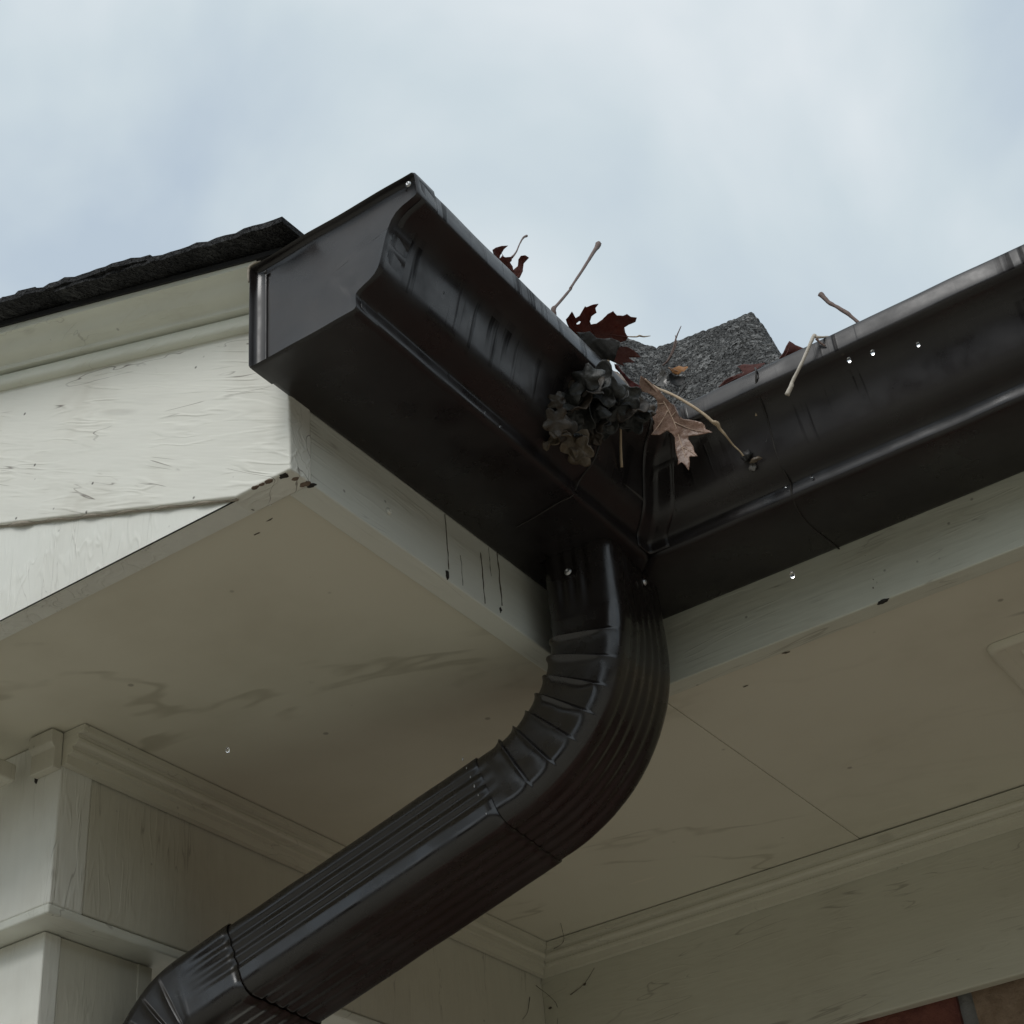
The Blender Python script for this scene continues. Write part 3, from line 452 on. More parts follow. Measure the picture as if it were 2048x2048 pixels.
# roof: deck slabs that meet in the valley, shingles along the rake
EV = 0.040
zp = lambda x: 0.1047 - 0.3456 * x
zm = lambda y: 0.1047 + 0.3456 * y
def slab(name, poly, zf, th, mat):
    n = len(poly); vs = [(x, y, zf(x, y)) for x, y in poly] + [(x, y, zf(x, y) + th) for x, y in poly]
    return obj(name, vs, [tuple(range(n)), tuple(range(2 * n - 1, n - 1, -1))] + [(i, (i + 1) % n, n + (i + 1) % n, n + i) for i in range(n)], mat, house)
roof = slab('roof', [(EV - 0.012, -0.4805), (EV - 0.012, -EV), (-1.4, 1.4), (-1.5, 1.4), (-1.5, -0.4805)], lambda x, y: zp(x), 0.0045, m_felt)
slab('roof', [(EV + 0.001, -EV + 0.0005), (XR, -EV + 0.0005), (XR, 1.4), (-1.4, 1.4)], lambda x, y: zm(y), 0.0045, m_felt)
def shingle(xl, y0, y1, lift, seed):
    """one asphalt shingle; xl is its lower edge, it runs up the slope"""
    nx, ny = 26, 14; L = 0.235; vs = []; fs = []
    for side in (0, 1):
        for i in range(nx + 1):
            for j in range(ny + 1):
                u = i / nx; x = xl - L * u; y = y0 + (y1 - y0) * j / ny
                if j == 0: y += 0.0035 * noise.noise(V((x * 90, seed, 1))) + 0.002 * noise.noise(V((x * 260, seed, 5)))
                if i == 0: x += 0.004 * noise.noise(V((y * 80, seed, 3)))
                z = zp(x) + 0.0046 + lift * (1 - u) + 0.0012 * noise.noise(V((x * 40, y * 40, seed)))
                if side: z += 0.0052 + 0.0016 * noise.noise(V((x * 130, y * 130, seed + 9))) + (0.0010 * noise.noise(V((x * 330, seed, y * 200))) if j == 0 else 0)
                if j == 0: z -= 0.0012
                vs.append((x, y, z))
    N = (nx + 1) * (ny + 1); id = lambda s, i, j: s * N + i * (ny + 1) + j
    for i in range(nx):
        for j in range(ny):
            fs.append((id(0, i, j), id(0, i, j + 1), id(0, i + 1, j + 1), id(0, i + 1, j))); fs.append((id(1, i, j), id(1, i + 1, j), id(1, i + 1, j + 1), id(1, i, j + 1)))
        fs.append((id(0, i, 0), id(0, i + 1, 0), id(1, i + 1, 0), id(1, i, 0))); fs.append((id(0, i, ny), id(1, i, ny), id(1, i + 1, ny), id(0, i + 1, ny)))
    for j in range(ny):
        fs.append((id(0, 0, j), id(1, 0, j), id(1, 0, j + 1), id(0, 0, j + 1))); fs.append((id(0, nx, j), id(0, nx, j + 1), id(1, nx, j + 1), id(1, nx, j)))
    return obj('shingle', vs, fs, m_shing, roof)
for c in range(10):
    xl = 0.043 - 0.130 * c
    shingle(xl, -0.4985 - 0.002 * (c % 2), -0.17, 0.0068, c * 1.7)
    shingle(xl - 0.002, -0.168, min(0.16, -xl + 0.03) if xl < -0.2 else -0.06, 0.0068, c * 2.3 + 31)

m_rot = bark('rotted_wood', (0.10, 0.06, 0.045), (0.24, 0.18, 0.13))
# grime that collected on the boards: drips, wasp mud, holes
def blob(name, c, r, mat, parent, sc=(1, 1, 1), seed=0, rough=0.35, n=8):
    vs, fs = [], []; m = n * 2
    for i in range(1, n):
        for k in range(m):
            a, b = math.pi * i / n, 2 * math.pi * k / m
            d = V((math.sin(a) * math.cos(b), math.sin(a) * math.sin(b), math.cos(a)))
            rr = r * (1 + rough * noise.noise(d * 1.7 + V((seed, 0, 0))))
            vs.append(V(c) + V((d.x * sc[0], d.y * sc[1], d.z * sc[2])) * rr)
    top = len(vs); vs.append(V(c) + V((0, 0, r * sc[2]))); bot = len(vs); vs.append(V(c) - V((0, 0, r * sc[2])))
    for i in range(n - 2):
        for k in range(m): fs.append((i * m + k, (i + 1) * m + k, (i + 1) * m + (k + 1) % m, i * m + (k + 1) % m))
    for k in range(m): fs.append((top, k, (k + 1) % m)); fs.append((bot, (n - 2) * m + (k + 1) % m, (n - 2) * m + k))
    return obj(name, vs, fs, mat, parent, True)
def drip_x(y, z0, z1, w, mat=None):
    pts = []; k = 0; z = z0
    while z > z1:
        pts.append((0.0004, y + 0.0012 * noise.noise(V((z * 90, y * 50, 1))), z)); z -= 0.004
    tube('grime_streak', pts, [w * (0.35 + 0.75 * abs(noise.noise(V((i * 0.7, y * 90, 4))))) for i in range(len(pts))], mat or m_grub, house, 5, 2, 0.5)
m_smut = bark('brown_smut', (0.05, 0.04, 0.028), (0.16, 0.135, 0.095))
drip_x(-0.2555, 0.0, -0.054, 0.0007, m_smut); blob('grime_blob', (0.0004, -0.2585, -0.0585), 0.0022, m_grub, house, (0.5, 0.8, 1.5), 3, 0.8)
drip_x(-0.183, 0.002, -0.052, 0.0009, m_smut); blob('grime_blob', (0.0003, -0.186, -0.0555), 0.0016, m_grub, house, (0.5, 0.8, 1.5), 5, 0.8)
drip_x(-0.208, -0.012, -0.062, 0.0007, m_smut); drip_x(-0.238, -0.03, -0.060, 0.0003, m_smut); drip_x(-0.1955, 0.0, -0.03, 0.0003, m_smut)
for i in range(12):
    z = -0.009 - i * 0.0036
    blob('grime_spot', (0.2445 + 0.0022 * math.sin(i * 2.1), 0.0003, z), random.uniform(0.0006, 0.0016), m_smut, house, (1, 0.2, 1.4), i, 0.9, 5)
blob('grime_blob', (0.2475, 0.001, -0.0632), 0.0032, m_grub, house, (1.5, 0.6, 0.45), 8, 0.7)
for i, (x, y) in enumerate(((0.147, 0.026), (0.149, 0.0275), (-0.07, -0.395), (-0.052, -0.402), (0.095, 0.055))):
    blob('grime_spot', (x, y, SZ - 0.0002), 0.0013, m_smut, house, (1.8, 0.5, 0.2), i + 40, 0.9, 5)
# rotted lower corner of the gable board
for i, (x, y, r) in enumerate(((-0.006, -0.4400, 0.0020), (-0.003, -0.4325, 0.0016), (-0.0015, -0.4235, 0.0022), (0.0008, -0.4195, 0.0018), (-0.018, -0.4420, 0.0017), (-0.030, -0.4428, 0.0015), (-0.024, -0.4424, 0.0012))):
    blob('rotted_wood', (x, y, -HF - 0.0018), r, m_grub if i in (0, 3) else m_rot, house, (2.0, 1.2, 0.4), i * 3, 0.5, 8)
def screw(name, c, nrm, r, parent, mat=m_steel):
    nrm = V(nrm).normalized(); a = nrm.orthogonal().normalized(); b = nrm.cross(a); vs, fs = [], []; K = 14
    prof = [(1.25, 0.0), (1.25, 0.12), (1.0, 0.18), (0.96, 0.5), (0.78, 0.68), (0.42, 0.72), (0.36, 0.45), (0.0, 0.45)]
    for q, h in prof:
        for k in range(K): an = 2 * math.pi * k / K; vs.append(V(c) + (a * math.cos(an) + b * math.sin(an)) * r * q + nrm * r * h)
    for i in range(len(prof) - 1):
        for k in range(K): fs.append((i * K + k, i * K + (k + 1) % K, (i + 1) * K + (k + 1) % K, (i + 1) * K + k))
    return obj(name, vs, fs, mat, parent, True)
# painted-over nail heads
def nail(c, nrm):
    screw('nail_head', c, nrm, 0.0024, house, m_front)
for y in (-0.33, -0.09): nail((0.0003, y, -0.038), (1, 0, 0))
# hole beside the moulding return and cobwebs in the inner corner
blob('grime_blob', (-0.4135, BY - 0.0003, -0.089), 0.0052, m_grub, house, (0.45, 0.3, 1.9), 77)
web = [((-0.372, 0.447, -0.070), (-0.345, 0.455, -0.085), (-0.31, 0.452, -0.071)), ((-0.37, 0.45, -0.066), (-0.335, 0.43, -0.070), (-0.318, 0.40, -0.0605)), ((-0.383, 0.44, -0.105), (-0.37, 0.4595, -0.125), (-0.372, 0.4598, -0.15)), ((-0.35, 0.4595, -0.12), (-0.33, 0.4596, -0.112), (-0.315, 0.4597, -0.098)), ((-0.3862, 0.43, -0.12), (-0.385, 0.42, -0.14), (-0.3862, 0.41, -0.15))]
for s in web: tube('cobweb', s, [0.0004, 0.0003, 0.0002], m_smut, house, 5, 5, 0.9)
for i, c in enumerate(((-0.345, 0.450, -0.078), (-0.378, 0.4585, -0.128), (-0.33, 0.4595, -0.113))):
    blob('cobweb_clot', c, 0.0014, m_smut, house, (1.4, 0.5, 0.8), i + 60, 1.1, 6)

# ------------------------------------------------------------------ gutter
L1, GW, GH = 0.4834, 0.147, 0.0915
PROF = [(0.0, 0.0935), (0.0, 0.06), (0.0, 0.03), (0.0, 0.003), (0.0012, 0.0004), (0.004, 0.0), (0.03, 0.0), (0.06, 0.0), (0.0875, 0.0), (0.0905, 0.0002), (0.0922, 0.0012), (0.0927, 0.0028), (0.0926, 0.0060), (0.0924, 0.0095), (0.0924, 0.0120), (0.0930, 0.0138), (0.0950, 0.0155), (0.099, 0.0174), (0.104, 0.0192), (0.1085, 0.0218), (0.1118, 0.0256), (0.1140, 0.0310), (0.1159, 0.0370), (0.1177, 0.0430), (0.1195, 0.0490), (0.1217, 0.0548), (0.1248, 0.0607), (0.129, 0.0656), (0.1345, 0.0686), (0.1405, 0.0702), (0.1450, 0.0716), (0.1464, 0.0730), (0.1468, 0.0748), (0.1467, 0.0800), (0.1464, 0.0850), (0.1461, 0.0893), (0.1454, 0.0910), (0.1436, 0.0917), (0.137, 0.0918), (0.1348, 0.0908), (0.1342, 0.0886)]
gutter = thing('rain_gutter', 'dark brown metal gutter folding round the inside corner of the eave', 'gutter')
def wob(s, z, a, seed):
    k = 0.0 if s < 0.002 else 1.0
    return k * (0.0011 * noise.noise(V((a * 7, z * 12, seed))) + 0.0005 * noise.noise(V((a * 26, z * 20, seed + 4))))
def run(name, kind, prof, a_end, n, mat, seed, parent=gutter, a_start=None, lift=0.0):
    vs, fs = [], []; m = len(prof)
    for i in range(n + 1):
        for j, (s, z) in enumerate(prof):
            t = i / n
            a0 = s if a_start is None else a_start
            a = a0 + (a_end - a0) * t
            d = wob(s, z, a, seed) + lift
            sag = 0.0015 * noise.noise(V((a * 2.2, seed, 0)))
            vs.append((s + d, -a, z + sag) if kind == 1 else (a, -(s + d), z + sag))
    for i in range(n):
        for j in range(m - 1): fs.append((i * m + j, i * m + j + 1, (i + 1) * m + j + 1, (i + 1) * m + j))
    o = obj(name, vs, fs, mat, parent, True)
    so = o.modifiers.new('thick', 'SOLIDIFY'); so.thickness = 0.0009; so.offset = 0
    return o
run('gutter_trough', 1, PROF, L1 - 0.006, 70, m_metal, 1)
run('gutter_trough', 2, PROF, XR, 150, m_metal2, 2)
# strip that covers the mitre
sp_prof = [p for p in PROF[11:36]]
vs, fs = [], []; m = len(sp_prof)
for i in range(9):
    for s, z in sp_prof:
        e = 0.0009; s2 = s + e; z2 = z
        d = 0.019 * abs(i - 4) / 4
        vs.append((s2, -(s2 + d), z2) if i < 4 else (s2 + d, -s2, z2) if i > 4 else (s2 + 0.0006, -s2 - 0.0006, z2))
for i in range(8):
    for j in range(m - 1): fs.append((i * m + j, i * m + j + 1, (i + 1) * m + j + 1, (i + 1) * m + j))
o = obj('mitre_strip', vs, fs, m_metal, gutter, True); so = o.modifiers.new('thick', 'SOLIDIFY'); so.thickness = 0.0008; so.offset = 0
# end cap: dished plate with a collar crimped round the trough
loop = PROF[:]                      # open outline, closed over the top
outl = [(s, z) for s, z in PROF[:36]] + [(0.1458, 0.0925), (0.1435, 0.0945), (0.10, 0.0945), (0.05, 0.0945), (0.01, 0.0945)]
cxy = (0.066, 0.05)
def off(p, d):
    v = V((p[0] - cxy[0], p[1] - cxy[1])); l = v.length; return (p[0] + v.x / l * d, p[1] + v.y / l * d)
def resample(pts, step=0.0028):
    out = []
    for a, b in zip(pts, pts[1:] + pts[:1]):
        L = math.hypot(b[0] - a[0], b[1] - a[1]); k = max(1, int(L / step))
        for i in range(k): out.append((a[0] + (b[0] - a[0]) * i / k, a[1] + (b[1] - a[1]) * i / k))
    return out
ol = resample(outl); n = len(ol)
rings = [(-L1 + 0.023, 0.0013), (-L1 + 0.012, 0.0014), (-L1 + 0.004, 0.0014), (-L1 + 0.0006, 0.0013), (-L1, 0.0006), (-L1 + 0.0006, -0.0001), (-L1 + 0.0030, -0.0005), (-L1 + 0.0048, -0.0014), (-L1 + 0.0058, -0.0030), (-L1 + 0.0064, -0.0058), (-L1 + 0.0067, -0.010)]
vs, fs = [], []
dents = [(0.1195, 0.0505), (0.1165, 0.0375), (0.0925, 0.0085), (0.146, 0.083)]
for ri_, (y, d) in enumerate(rings):
    for (s, z) in ol:
        x2, z2 = off((s, z), d)
        if ri_ < 3:
            for k, (ds, dz) in enumerate(dents):
                q = math.hypot(s - ds, z - dz) / 0.0048
                if q < 1 and ri_ == 1: x2 -= 0.0028 * (1 - q * q); z2 += 0.0008 * (1 - q)
            y2 = y + 0.0012 * noise.noise(V((s * 60, z * 60, ri_)))
        else: y2 = y + 0.0007 * noise.noise(V((x2 * 30, z2 * 30, 5)))
        vs.append((x2, y2, z2))
for i in range(len(rings) - 1):
    for j in range(n): fs.append((i * n + j, i * n + (j + 1) % n, (i + 1) * n + (j + 1) % n, (i + 1) * n + j))
base_ring = vs[-n:]
for k in (0.75, 0.5, 0.25):
    for x, y, z in base_ring: vs.append((cxy[0] + (x - cxy[0]) * k, -L1 + 0.0067 + 0.0006 * noise.noise(V((x * 20, z * 20, k * 3))), cxy[1] + (z - cxy[1]) * k))
    q = len(vs) // n - 2
    for j in range(n): fs.append((q * n + j, q * n + (j + 1) % n, (q + 1) * n + (j + 1) % n, (q + 1) * n + j))
c0 = len(vs); vs.append((cxy[0], -L1 + 0.0066, cxy[1])); q = c0 // n - 1
for j in range(n): fs.append((q * n + j, q * n + (j + 1) % n, c0))
cap = obj('end_cap', vs, fs, m_cap, gutter, True)
cap.modifiers.new('es', 'EDGE_SPLIT').split_angle = math.radians(50)
# raised seam on the cap plate next to its back flange
box('cap_rib', (0.0095, -L1 + 0.0050, 0.004), (0.0108, -L1 + 0.0072, 0.0855), m_cap, cap, 0.0006)
screw('rivet', (0.1405, -L1 + 0.0015, 0.0870), (0, -1, -0.1), 0.0018, cap)
screw('rivet', (0.0102, -L1 + 0.0050, 0.0872), (0, -1, 0), 0.0014, cap, m_metal)
tube('sealant_bead', [(-0.0012, -L1 - 0.0002, 0.080), (-0.0014, -L1 - 0.0003, 0.089), (-0.0002, -L1 - 0.0002, 0.0950), (0.0035, -L1 + 0.0008, 0.0966), (0.0085, -L1 + 0.002, 0.0962)], [0.0005, 0.0011, 0.0012, 0.0014, 0.0007], m_caulk, cap, 6, 4, 0.4)

# ------------------------------------------------------------------ downspout
spout = thing('downspout', 'dark brown corrugated downspout bending away under the eave', 'downspout', loc=(0, 0, 0))
AL, A_, B_ = 0.0995, 0.0642, 0.1078
uu = V((-math.cos(AL), -math.sin(AL), 0)); vv = V((math.sin(AL), -math.cos(AL), 0)); zz = V((0, 0, 1))
def section(grow=0.0):
    """points (n, v, normal_n, normal_v, rib depth)"""
    a, b, r = A_ / 2 + grow, B_ / 2 + grow, 0.0125; pts = []
    def side(p0, p1, nn, ribs, k, t0=0.08, t1=0.92):
        for i in range(k):
            t = i / k; s = 0.5 - 0.5 * math.cos(2 * math.pi * min(max((t - t0) / (t1 - t0), 0), 1) * ribs)
            pts.append((p0[0] + (p1[0] - p0[0]) * t, p0[1] + (p1[1] - p0[1]) * t, nn[0], nn[1], s))
    def corner(cx, cy, a0):
        for i in range(6):
            an = math.radians(a0 + 90 * i / 6); pts.append((cx + r * math.cos(an), cy + r * math.sin(an), math.cos(an), math.sin(an), 0.0))
    side((a, -b + r), (a, b - r), (1, 0), 5, 50); corner(a - r, b - r, 0)
    side((a - r, b), (-a + r, b), (0, 1), 3, 40, 0.0, 0.80); corner(-a + r, b - r, 90)
    side((-a, b - r), (-a, -b + r), (-1, 0), 5, 50); corner(-a + r, -b + r, 180)
    side((-a + r, -b), (a - r, -b), (0, -1), 3, 40, 0.20, 1.0); corner(a - r, -b + r, 270)
    return pts
def sstep(a, b, x):
    t = min(max((x - a) / (b - a), 0), 1); return t * t * (3 - 2 * t)
def sweep(name, frames, grow, parent, cap_ends=False):
    """frames: (pos, tangent, n, crimp phase or None, crimp side)"""
    sec = section(grow); K = len(sec); vs, fs = [], []
    for fi, (pos, tg, nn, ph, side, env) in enumerate(frames):
        near = min([abs(fi - q) for q, f in enumerate(frames) if f[3] is not None], default=99)
        for (a, b, na, nb, rib) in sec:
            w = a / A_ + 0.5
            if side < 0: w = 1 - w
            d = 0.0; rf = 1.0
            if ph is not None:
                k = sstep(-0.05, 0.62, w) * env * (1 - 0.38 * max(0.0, na * (1 if side > 0 else -1))); s = ph - math.floor(ph)
                jit = 0.85 + 0.3 * noise.noise(V((math.floor(ph) * 3.1, 0.5, 0.2)))
                prof = math.exp(-(s - 0.06) / 0.20) if s > 0.06 else s / 0.06
                d += 0.0056 * k * prof * jit - 0.0008 * k
                rf = 1 - sstep(0.06, 0.22, w)
            elif near < 6: rf = 1 - (1 - near / 6) * sstep(0.06, 0.22, w)
            d -= (0.0017 if abs(nb) > 0.5 else 0.0012) * rib * rf
            d += 0.0004 * noise.noise(V((pos.x * 40 + a * 60, pos.y * 40 + b * 40, pos.z * 40)))
            vs.append(pos + nn * (a + na * d) + vv * (b + nb * d))
    for i in range(len(frames) - 1):
        for k in range(K): fs.append((i * K + k, i * K + (k + 1) % K, (i + 1) * K + (k + 1) % K, (i + 1) * K + k))
    o = obj(name, vs, fs, m_pipe, parent, True)
    so = o.modifiers.new('thick', 'SOLIDIFY'); so.thickness = 0.0009; so.offset = -1
    return o
P0 = V((0.0474, -0.0955, 0.003)); D1, RB, BE = 0.0597 + 0.003, 0.1285, 0.3139
TOT = math.pi / 2 - BE
def bend(pos, th0, th1, R, steps, ncr, side, ease=0.10):
    """bend in the u-z plane; th is the angle from straight down towards u"""
    out = []; p = pos.copy(); sg = 1 if th1 > th0 else -1
    n0 = uu * math.cos(th0) + zz * math.sin(th0); C = p + n0 * R * sg
    for i in range(steps + 1):
        t = i / steps; th = th0 + (th1 - th0) * t
        nn = uu * math.cos(th) + zz * math.sin(th); tg = uu * math.sin(th) - zz * math.cos(th)
        env = sstep(0, ease, t) * sstep(0, ease * 0.5, 1 - t)
        out.append((C - nn * R * sg, tg, nn, t * ncr + 0.02, side, max(env, 0.0)))
    return out
fr = [(P0 - zz * D1 * k / 16, -zz, uu, None, 1, 0) for k in range(16)]
b1 = bend(P0 - zz * D1, 0, TOT, RB, 232, 8, 1)
fr += b1
pe, te, ne = b1[-1][0], b1[-1][1], b1[-1][2]
fr += [(pe + te * 0.006 * k, te, ne, None, 1, 0) for k in range(1, 4)]
elbow = sweep('upper_elbow', fr, 0.0, spout)
Ls = 0.262
sweep('pipe', [(pe + te * (0.009 + (Ls - 0.009) * k / 30), te, ne, None, 1, 0) for k in range(31)], 0.0011, spout)
fr = [(pe + te * (Ls - 0.006 + 0.05 * k / 6), te, ne, None, 1, 0) for k in range(6)]
b2 = bend(pe + te * (Ls + 0.044), TOT, 0, 0.072, 110, 6, -1)
b2 = [(a, b, c, d, -1, e) for a, b, c, d, s, e in b2]
fr += b2
pd = b2[-1][0]
fr += [(pd - zz * 0.03 * k, -zz, uu, None, 1, 0) for k in range(1, 4)]
sweep('lower_elbow', fr, 0.0024, spout)
sweep('pipe', [(pd - zz * (0.07 + k * 0.2), -zz, uu, None, 1, 0) for k in range(10)], 0.001, spout)
fy = P0 + vv * (B_ / 2)
screw('screw', V((0.0455, -0.1502, -0.021)), vv, 0.0026, elbow)
screw('screw', P0 - uu * (A_ / 2 + 0.0002) - vv * 0.012 - zz * 0.014, -uu, 0.0026, elbow)
# bright nicks where the paint rubbed through on the joints
for k in range(7):
    c = pe + te * 0.0175 + ne * (A_ / 2 + 0.001 - 0.009 * k) + vv * (B_ / 2 + 0.0012)
    if random.random() < 0.8: blob('worn_nick', c, random.uniform(0.0006, 0.0011), m_steel, elbow, (0.6, 0.5, 1.4), k, 0.5, 5)

# ------------------------------------------------------------------ torn shingle standing in the valley
top, bot = [V(p) for p in FLAP[0]], [V(p) for p in FLAP[1]]
NU, NV = 144, 84; vs, fs = [], []
def lerp_row(row, t):
    f = t * (len(row) - 1); i = min(int(f), len(row) - 2); return row[i].lerp(row[i + 1], f - i)
for j in range(NV + 1):
    for i in range(NU + 1):
        u, v = i / NU, j / NV
        p = lerp_row(bot, u).lerp(lerp_row(top, u), v)
        nrm = V((0.1, -0.72, 0.68))
        edge = max(0, v - 0.9) * 10
        ed = 0.25 + 0.75 * min(1, (1 - v) * 9) * min(1, (1 - u) * 14)
        p = p + nrm * ed * (0.0009 * noise.noise(p * 70) + 0.0055 * (0.35 - abs(noise.noise(V((p.x * 170 + p.z * 60, p.y * 70, p.z * 150 - p.x * 80))))) + 0.0016 * noise.noise(p * 430) + 0.002 * math.sin(v * math.pi))
        if v > 0.94 or u > 0.97: p = p + V((0.0012 * noise.noise(V((u * 60, v * 40, 3))), 0, 0.0016 * noise.noise(V((u * 38, 5, v * 20)))))
        vs.append(p)
for j in range(NV):
    for i in range(NU): fs.append((j * (NU + 1) + i, j * (NU + 1) + i + 1, (j + 1) * (NU + 1) + i + 1, (j + 1) * (NU + 1) + i))
o = obj('torn_shingle', vs, fs, m_gran, None, True); so = o.modifiers.new('thick', 'SOLIDIFY'); so.thickness = 0.0045; so.offset = 0
tag(o, 'torn piece of grey mineral shingle standing up behind the leaves at the gutter corner', 'shingle')

# ------------------------------------------------------------------ leaves
def inside(p, poly):
    c = False; n = len(poly)
    for i in range(n):
        a, b = poly[i], poly[i - 1]
        if (a[1] > p[1]) != (b[1] > p[1]) and p[0] < (b[0] - a[0]) * (p[1] - a[1]) / (b[1] - a[1]) + a[0]: c = not c
    return c
def dense(poly, step=1.6):
    out = []; n = len(poly)
    for i in range(n):
        p0, p1, p2, p3 = poly[i - 1], poly[i], poly[(i + 1) % n], poly[(i + 2) % n]
        L = math.hypot(p2[0] - p1[0], p2[1] - p1[1]); k = max(1, int(L / step))
        for j in range(k):
            t = j / k
            f = lambda a: 0.5 * (2 * p1[a] + (p2[a] - p0[a]) * t * 0.6 + (-0.6 * 2 * (p2[a] - p0[a]) / 2 * 0 + 2 * (p2[a] - p1[a]) - (p2[a] - p0[a]) * 0.6) * t * t) if False else p1[a] + (p2[a] - p1[a]) * t
            out.append((f(0), f(1)))
    return out
def make_leaf(key, name, mat, label, curl=(0.004, 0.003), veinr=0.00035, vmat=None, parentname=None):
    d = LEAF[key]; P = V(d['P']); e1 = V(d['e1']).normalized(); nn = V(d['n']).normalized(); e2 = nn.cross(e1)
    oo = dense([tuple(p) for p in d['o']]); holes = [dense([tuple(p) for p in h], 1.0) for h in d['h']]
    pts = [V(p) for p in oo]; edges = [(i, (i + 1) % len(oo)) for i in range(len(oo))]
    for h in holes:
        b = len(pts); pts += [V(p) for p in h]; edges += [(b + i, b + (i + 1) % len(h)) for i in range(len(h))]
    xs = [p[0] for p in oo]; ys = [p[1] for p in oo]; st = max(1.4, (max(xs) - min(xs)) / 40)
    x = min(xs)
    while x < max(xs):
        y = min(ys)
        while y < max(ys):
            q = (x + random.uniform(-.3, .3), y + random.uniform(-.3, .3))
            if inside(q, oo) and not any(inside(q, h) for h in holes): pts.append(V(q))
            y += st
        x += st
    r = delaunay_2d_cdt(pts, edges, [], 0, 1e-4)
    v2, f2 = r[0], r[2]
    f2 = [f for f in f2 if (lambda c: inside(c, oo) and not any(inside(c, h) for h in holes))((sum(v2[i].x for i in f) / 3, sum(v2[i].y for i in f) / 3))]
    sx, sy = (max(xs) - min(xs)) / 2, (max(ys) - min(ys)) / 2; mx_, my_ = (max(xs) + min(xs)) / 2, (max(ys) + min(ys)) / 2
    sd = sum(map(ord, key))
    def surf(x, y):
        u, v = (x - mx_) / sx, (y - my_) / sy
        h = curl[0] * (u * u - 0.3) + curl[1] * (v * v - 0.3) * (1 if sd % 2 else -1)
        h += 0.0022 * noise.noise(V((x * 0.07, y * 0.07, sd))) + 0.0008 * noise.noise(V((x * 0.3, y * 0.3, sd)))
        return P + e1 * x * 0.001 + e2 * y * 0.001 + nn * h
    used = sorted({i for f in f2 for i in f}); mp_ = {a: b for b, a in enumerate(used)}
    root = thing(name, label, 'leaf', 'fallen leaves caught on the gutter')
    o = obj('blade', [surf(v2[i].x, v2[i].y) for i in used], [tuple(mp_[i] for i in f) for f in f2], mat, root, True)
    so = o.modifiers.new('thick', 'SOLIDIFY'); so.thickness = 0.0004; so.offset = 0
    for k, vl in enumerate(d['v']):
        pl = [surf(*p) + nn * 0.0002 for p in vl]
        rr = veinr * (1.5 if k == 0 else 0.8)
        tube('vein', pl, [rr * (1 - 0.6 * i / (len(pl) - 1)) for i in range(len(pl))], vmat or mat, root, 5, 4)
    return root
def twig_of(key, mat, name=None, parent=None, sub=4, wob_=0.25, scale=0.001, seg=8):
    T = TWIG[key]
    return tube(name or 'twig', [t[:3] for t in T], [t[3] * scale for t in T], mat, parent, seg, sub, wob_)
m_vein = bark('pale_vein', (0.42, 0.30, 0.22), (0.5, 0.37, 0.29))
m_veinr = bark('red_vein', (0.10, 0.03, 0.025), (0.14, 0.05, 0.04))
lr = make_leaf('red', 'oak_leaf', m_red, 'large dark red oak leaf with pointed lobes and a small hole, standing against the sky', (0.012, 0.009), 0.0004, m_veinr)
twig_of('petiole', m_straw, 'stalk', lr)
lt = make_leaf('tan', 'oak_leaf', m_tan, 'pinkish tan oak leaf hanging tip down over the gutter corner', (0.010, 0.008), 0.0006, m_vein)
make_leaf('rotten', 'oak_leaf', m_blk, 'black sheet added as the shadow on the lower part of the large dark red oak leaf', (0.006, 0.004))  # dark sheet that stands in for shade on the red leaf's lower half
make_leaf('crimson', 'oak_leaf', m_crim, 'narrow crimson leaf wedged above the curled grey clump', (0.004, 0.003), 0.0003, m_veinr)
make_leaf('pale', 'oak_leaf', m_pale, 'bleached pale leaf sliver lying just under the narrow crimson leaf', (0.003, 0.002), 0.0003, m_vein)
make_leaf('orange', 'oak_leaf', m_orange, 'small orange brown leaf lying on the grey torn shingle', (0.004, 0.002), 0.0003, m_vein)
make_leaf('wetgrey', 'oak_leaf', m_wet, 'wet grey leaf stuck to the torn shingle left of the orange leaf', (0.003, 0.003), 0.0003, m_wet)
make_leaf('black', 'oak_leaf', m_blk, 'rotten black leaf just below the small orange leaf', (0.005, 0.003))
le = make_leaf('eave', 'oak_leaf', m_red, 'curled brown red leaf with upright stalk peeking over the left gutter lip', (0.008, 0.004), 0.0003, m_veinr)
twig_of('eavestem', m_bark, 'stalk', le)
make_leaf('mahog', 'oak_leaf', m_red, 'pointed red leaf tip rising behind the right gutter lip', (0.004, 0.003), 0.0003, m_veinr)
make_leaf('long', 'oak_leaf', m_red, 'long folded red brown leaf lying along the right gutter lip', (0.004, 0.004), 0.0003, m_veinr)

# twigs
tag(twig_of('stick', m_bark), 'straight brown twig with a knobbed end sticking up from the left gutter', 'twig')
TWIG['stick'].insert(0, [0.105, -0.262, 0.10, 1.4])
tag(twig_of('stub', m_bark), 'short knobbly brown twig pointing up left from the right gutter', 'twig')
br = thing('twig', 'bleached broken twig bent down over the right gutter lip', 'twig')
twig_of('broken', m_dead, 'stem', br); twig_of('brokenfork', m_bark, 'side_shoot', br)
lg = thing('twig', 'long thin twig with a bud slanting across the tan oak leaf', 'twig')
twig_of('long', m_straw, 'stem', lg)
d = LEAF['bud']
P = V(d['P']); blob('bud', P, 0.0042, m_wet, lg, (0.75, 0.45, 0.95), 4, 0.4)
tag(twig_of('stem', m_straw), 'short straw coloured stem hanging below the curled grey clump', 'stem')
tag(twig_of('stalk', m_dark, seg=6), 'dark thread-like root trailing from the clump onto the left gutter underside', 'root')
tag(twig_of('vine', m_dark, seg=6), 'thin black vine draped over the right gutter front', 'vine')
up = thing('twig', 'thin forked dark twig standing upright before the torn shingle', 'twig')
twig_of('upright', m_bark, 'stem', up); twig_of('uprightfork', m_bark, 'side_shoot', up)

